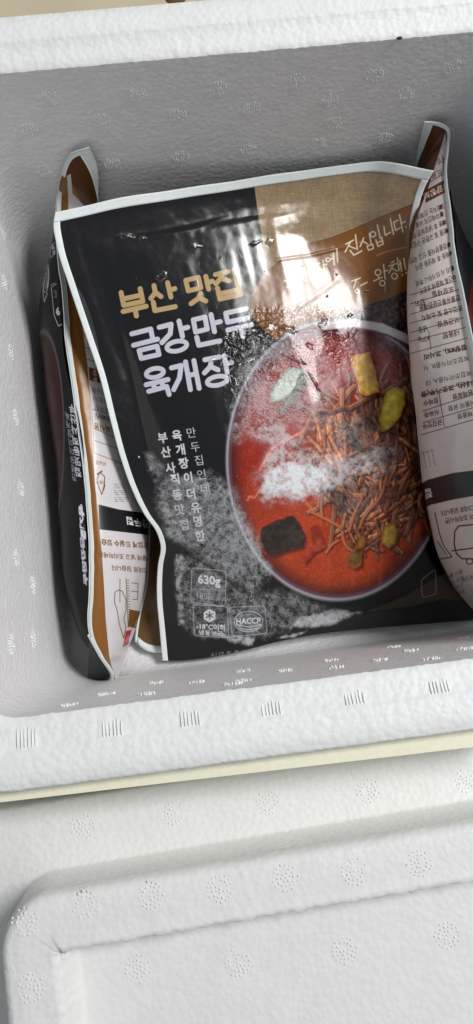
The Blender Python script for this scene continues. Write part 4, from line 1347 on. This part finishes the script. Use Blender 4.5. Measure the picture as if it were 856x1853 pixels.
# ---- side pouches
def side_pouch(label, seal_px, end_px, low_px, near_px, canvas, tex, back_thick, front_far, front_mat_img, mir, front_bulge, nu=90, nv=260, bc=None):
    left = W3(seal_px); right_ = W3(low_px); top = W3(end_px); bot = W3(near_px)
    P = coons(top, bot, left, right_, nu, nv)
    U, Vv = np.meshgrid(np.linspace(0, 1, nu), np.linspace(0, 1, nv))
    Bs = bulge_shape(U, Vv, .10, .05, .7, .45)
    Bs = blurg(np.pad(Bs, 8, mode='edge'), 4)[8:-8, 8:-8]
    n = np.array([mir, -0.1, 0.55]); n = n / np.linalg.norm(n)
    nz_ = fbm(U * 40, Vv * 120, 18, 3, 301) - .5
    Pb = P + n * (Bs * back_thick + nz_ * .004 * Bs)[..., None] + n * ((fbm(U * 10, Vv * 120, 9, 3, 305) - .5) * .0022)[..., None]
    nfv = np.array([-mir, 0, 0.35]); nfv = nfv / np.linalg.norm(nfv)
    # the printed front side hangs between the seal and the foot of the foam wall
    far = front_far(right_, left, nv)
    Ll = spline(left, np.linspace(0, 1, nv))
    Uu = U[..., None]
    wx = (BX0 + .0085) if mir > 0 else (BX1 - .0085)
    e_ = sstep(0.17, .32, Vv[:, :1]) * sstep(.01, .22, 1 - Vv[:, :1])
    c1_ = Ll.copy(); c1_[:, 0] += (wx - Ll[:, 0]) * .75 * e_[:, 0]; c1_[:, 2] -= .004
    c2_ = Ll.copy(); c2_[:, 0] += (wx - Ll[:, 0]) * 1.25 * e_[:, 0]; c2_[:, 2] -= .048 * e_[:, 0]
    Pf = ((1 - Uu) ** 3 * Ll[:, None] + 3 * Uu * (1 - Uu) ** 2 * c1_[:, None] + 3 * Uu ** 2 * (1 - Uu) * c2_[:, None] + Uu ** 3 * far[:, None])
    Pf[..., 0] = np.clip(Pf[..., 0] + (fbm(U * 40, Vv * 120, 22, 3, 333) - .5) * .006 * e_, BX0 + .005, BX1 - .005)
    Pf = Pf - n * .0009
    root = empty('food_pouch', tuple(P[nv // 2, nu // 2]))
    root['label'] = label; root['category'] = 'food pouch'
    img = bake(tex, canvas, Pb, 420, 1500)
    Mb = film_mat(tex + '_film', img, None, rough=.3, wrinkle=.3)
    flip = mir < 0
    grid_mesh('printed_back', Pb, Mb, root, 2, nu - 1, 2, nv - 1, flip=not flip)
    Mf = M_black
    if front_mat_img:
        Mf = film_mat(tex + '_front', bake(tex + '_f', front_mat_img, Pf, 300, 1500), None, rough=.42, wrinkle=.5)
        Mf.node_tree.nodes['Principled BSDF'].inputs['Specular IOR Level'].default_value = .25
    grid_mesh('printed_front', Pf, Mf, root, 0, nu - 1, int(nv * .18), nv - 2, flip=flip)
    Ps = Pb + n * .0003
    grid_mesh('side_seal', Ps, M_seal, root, 0, 5, 0, nv - 1, flip=not flip, thick=.0007)
    grid_mesh('end_seal', Ps, M_seal, root, 5, nu - 1, 0, 5, flip=not flip, thick=.0007)
    return root, Pb, Pf


def far_left(right_, left, nv):
    L_ = spline(left, np.linspace(0, 1, nv))
    out = L_.copy()
    out[:, 0] = -0.066; out[:, 1] = np.clip(L_[:, 1], .002, .235); out[:, 2] = -0.170
    return out


SL = [(160, 268, -.060), (128, 279, -.064), (110, 312, -.074), (101, 360, -.083), (101, 430, -.090), (112, 540, -.096), (127, 680, -.099), (142, 770, -.101), (160, 952, -.105), (162, 1080, -.108),
      (162, 1148, -.112), (182, 1186, -.118), (202, 1222, -.136)]
LOW = [(178, 370, -.105), (200, 480, -.134), (225, 600, -.150), (245, 750, -.160), (262, 900, -.168), (268, 1000, -.170), (256, 1100, -.170), (234, 1170, -.168), (210, 1236, -.160)]
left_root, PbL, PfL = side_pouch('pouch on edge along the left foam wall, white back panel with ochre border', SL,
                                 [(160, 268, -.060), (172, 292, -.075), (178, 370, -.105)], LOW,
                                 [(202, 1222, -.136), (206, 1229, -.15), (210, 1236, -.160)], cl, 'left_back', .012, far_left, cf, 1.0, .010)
# folded-under corner showing the black side
fl_ = W3([(163, 1158, -.110), (182, 1192, -.124), (200, 1222, -.140), (190, 1236, -.152), (158, 1244, -.160)])
c0 = unp(158, 1244, -.160); c1 = unp(163, 1200, -.150)
V = [tuple(p) for p in fl_] + [tuple(c1)]
V2 = [tuple(np.array(p) + np.array([-.0004, 0, -.0006])) for p in V]
n_ = len(V)
F = [tuple(range(n_)), tuple(range(2 * n_ - 1, n_ - 1, -1))] + [(i, (i + 1) % n_, (i + 1) % n_ + n_, i + n_) for i in range(n_)]
child(mesh_obj('corner_flap', V + V2, F, M_black, smooth=False), left_root)
sp_ = spline(W3([(162, 1150, -.104), (182, 1187, -.118), (203, 1222, -.136), (193, 1238, -.150), (158, 1246, -.159)]), np.linspace(0, 1, 40))
V = []; F = []
for i, p in enumerate(sp_):
    w_ = .0011
    for a in range(6):
        th = math.pi * 2 * a / 6
        V.append((p[0] + w_ * math.cos(th), p[1] + w_ * .8 * math.sin(th), p[2] + .0006 * math.sin(th)))
for i in range(39):
    for a in range(6):
        b0 = i * 6
        F.append((b0 + a, b0 + (a + 1) % 6, b0 + 6 + (a + 1) % 6, b0 + 6 + a))
child(mesh_obj('corner_seal', V, F, M_seal), left_root)


def far_right(right_, left, nv):
    L_ = spline(left, np.linspace(0, 1, nv))
    out = L_.copy()
    out[:, 0] = 0.158; out[:, 1] = np.clip(L_[:, 1], .002, .235); out[:, 2] = -0.170
    return out


SR = [(768, 219, -.058), (795, 221, -.056), (814, 232, -.056), (814, 262, -.057), (811, 296, -.058), (819, 386, -.056), (834, 498, -.054), (856, 600, -.056), (878, 720, -.060), (895, 870, -.066), (902, 1000, -.080), (902, 1100, -.110)]
LOWR = [(753, 300, -.094), (741, 420, -.084), (740, 600, -.090), (752, 750, -.108), (766, 880, -.128), (788, 990, -.143), (822, 1066, -.165), (862, 1112, -.170)]
cfr = Canvas(780, 200, 1100, 1200, 1.5, C(16, 16, 20))
sl, X, Y = cfr.all()
rho = np.sqrt(((X - 900) / 58) ** 2 + ((Y - 640) / 230) ** 2)
mm = 1 - sstep(.96, 1.0, rho)
cfr.a[sl] = cfr.a[sl] * (1 - mm[..., None]) + np.array(C(96, 20, 20)) * mm[..., None]
right_root, PbR, PfR = side_pouch('pouch standing along the right side, back panel with small brown print facing the middle', SR,
                                  [(768, 219, -.058), (760, 258, -.078), (753, 300, -.098)], LOWR,
                                  [(902, 1100, -.110), (885, 1110, -.14), (862, 1112, -.170)], cr, 'right_back', .012, far_right, cfr, -1.0, .006)

# ---- pouch beneath the front one: only its ochre lower-left corner shows
TOPu = W3([(266, 700, -.166), (450, 690, -.166), (640, 690, -.166)])
BOTu = W3([(243, 1160, -.1735), (262, 1176, -.1735), (330, 1178, -.1735), (560, 1130, -.1735)])
LEFu = W3([(266, 700, -.166), (268, 900, -.170), (266, 1000, -.171), (262, 1060, -.172), (250, 1110, -.173), (243, 1160, -.1735)])
RIGu = W3([(640, 690, -.166), (600, 900, -.17), (560, 1130, -.1735)])
Pu = coons(TOPu, BOTu, LEFu, RIGu, 60, 80)
Uu_, Vu_ = np.meshgrid(np.linspace(0, 1, 60), np.linspace(0, 1, 80))
Pu = Pu + np.array([0, 0, 1]) * (bulge_shape(Uu_, Vu_, .05, .05, .6, .6) * .007)[..., None]
under = empty('food_pouch', tuple(Pu[40, 30] - np.array([0, 0, .004])))
tag(under, 'mostly hidden pouch beneath the central one, only an ochre corner showing', 'food pouch')
grid_mesh('printed_film', Pu, M_ochre, under, 1, 59, 0, 78)
Pus = Pu + np.array([0, 0, .0004])
grid_mesh('side_seal', Pus, M_seal, under, 0, 1, 0, 79, thick=.0006)
grid_mesh('bottom_seal', Pus, M_seal, under, 1, 59, 77, 79, thick=.0006)
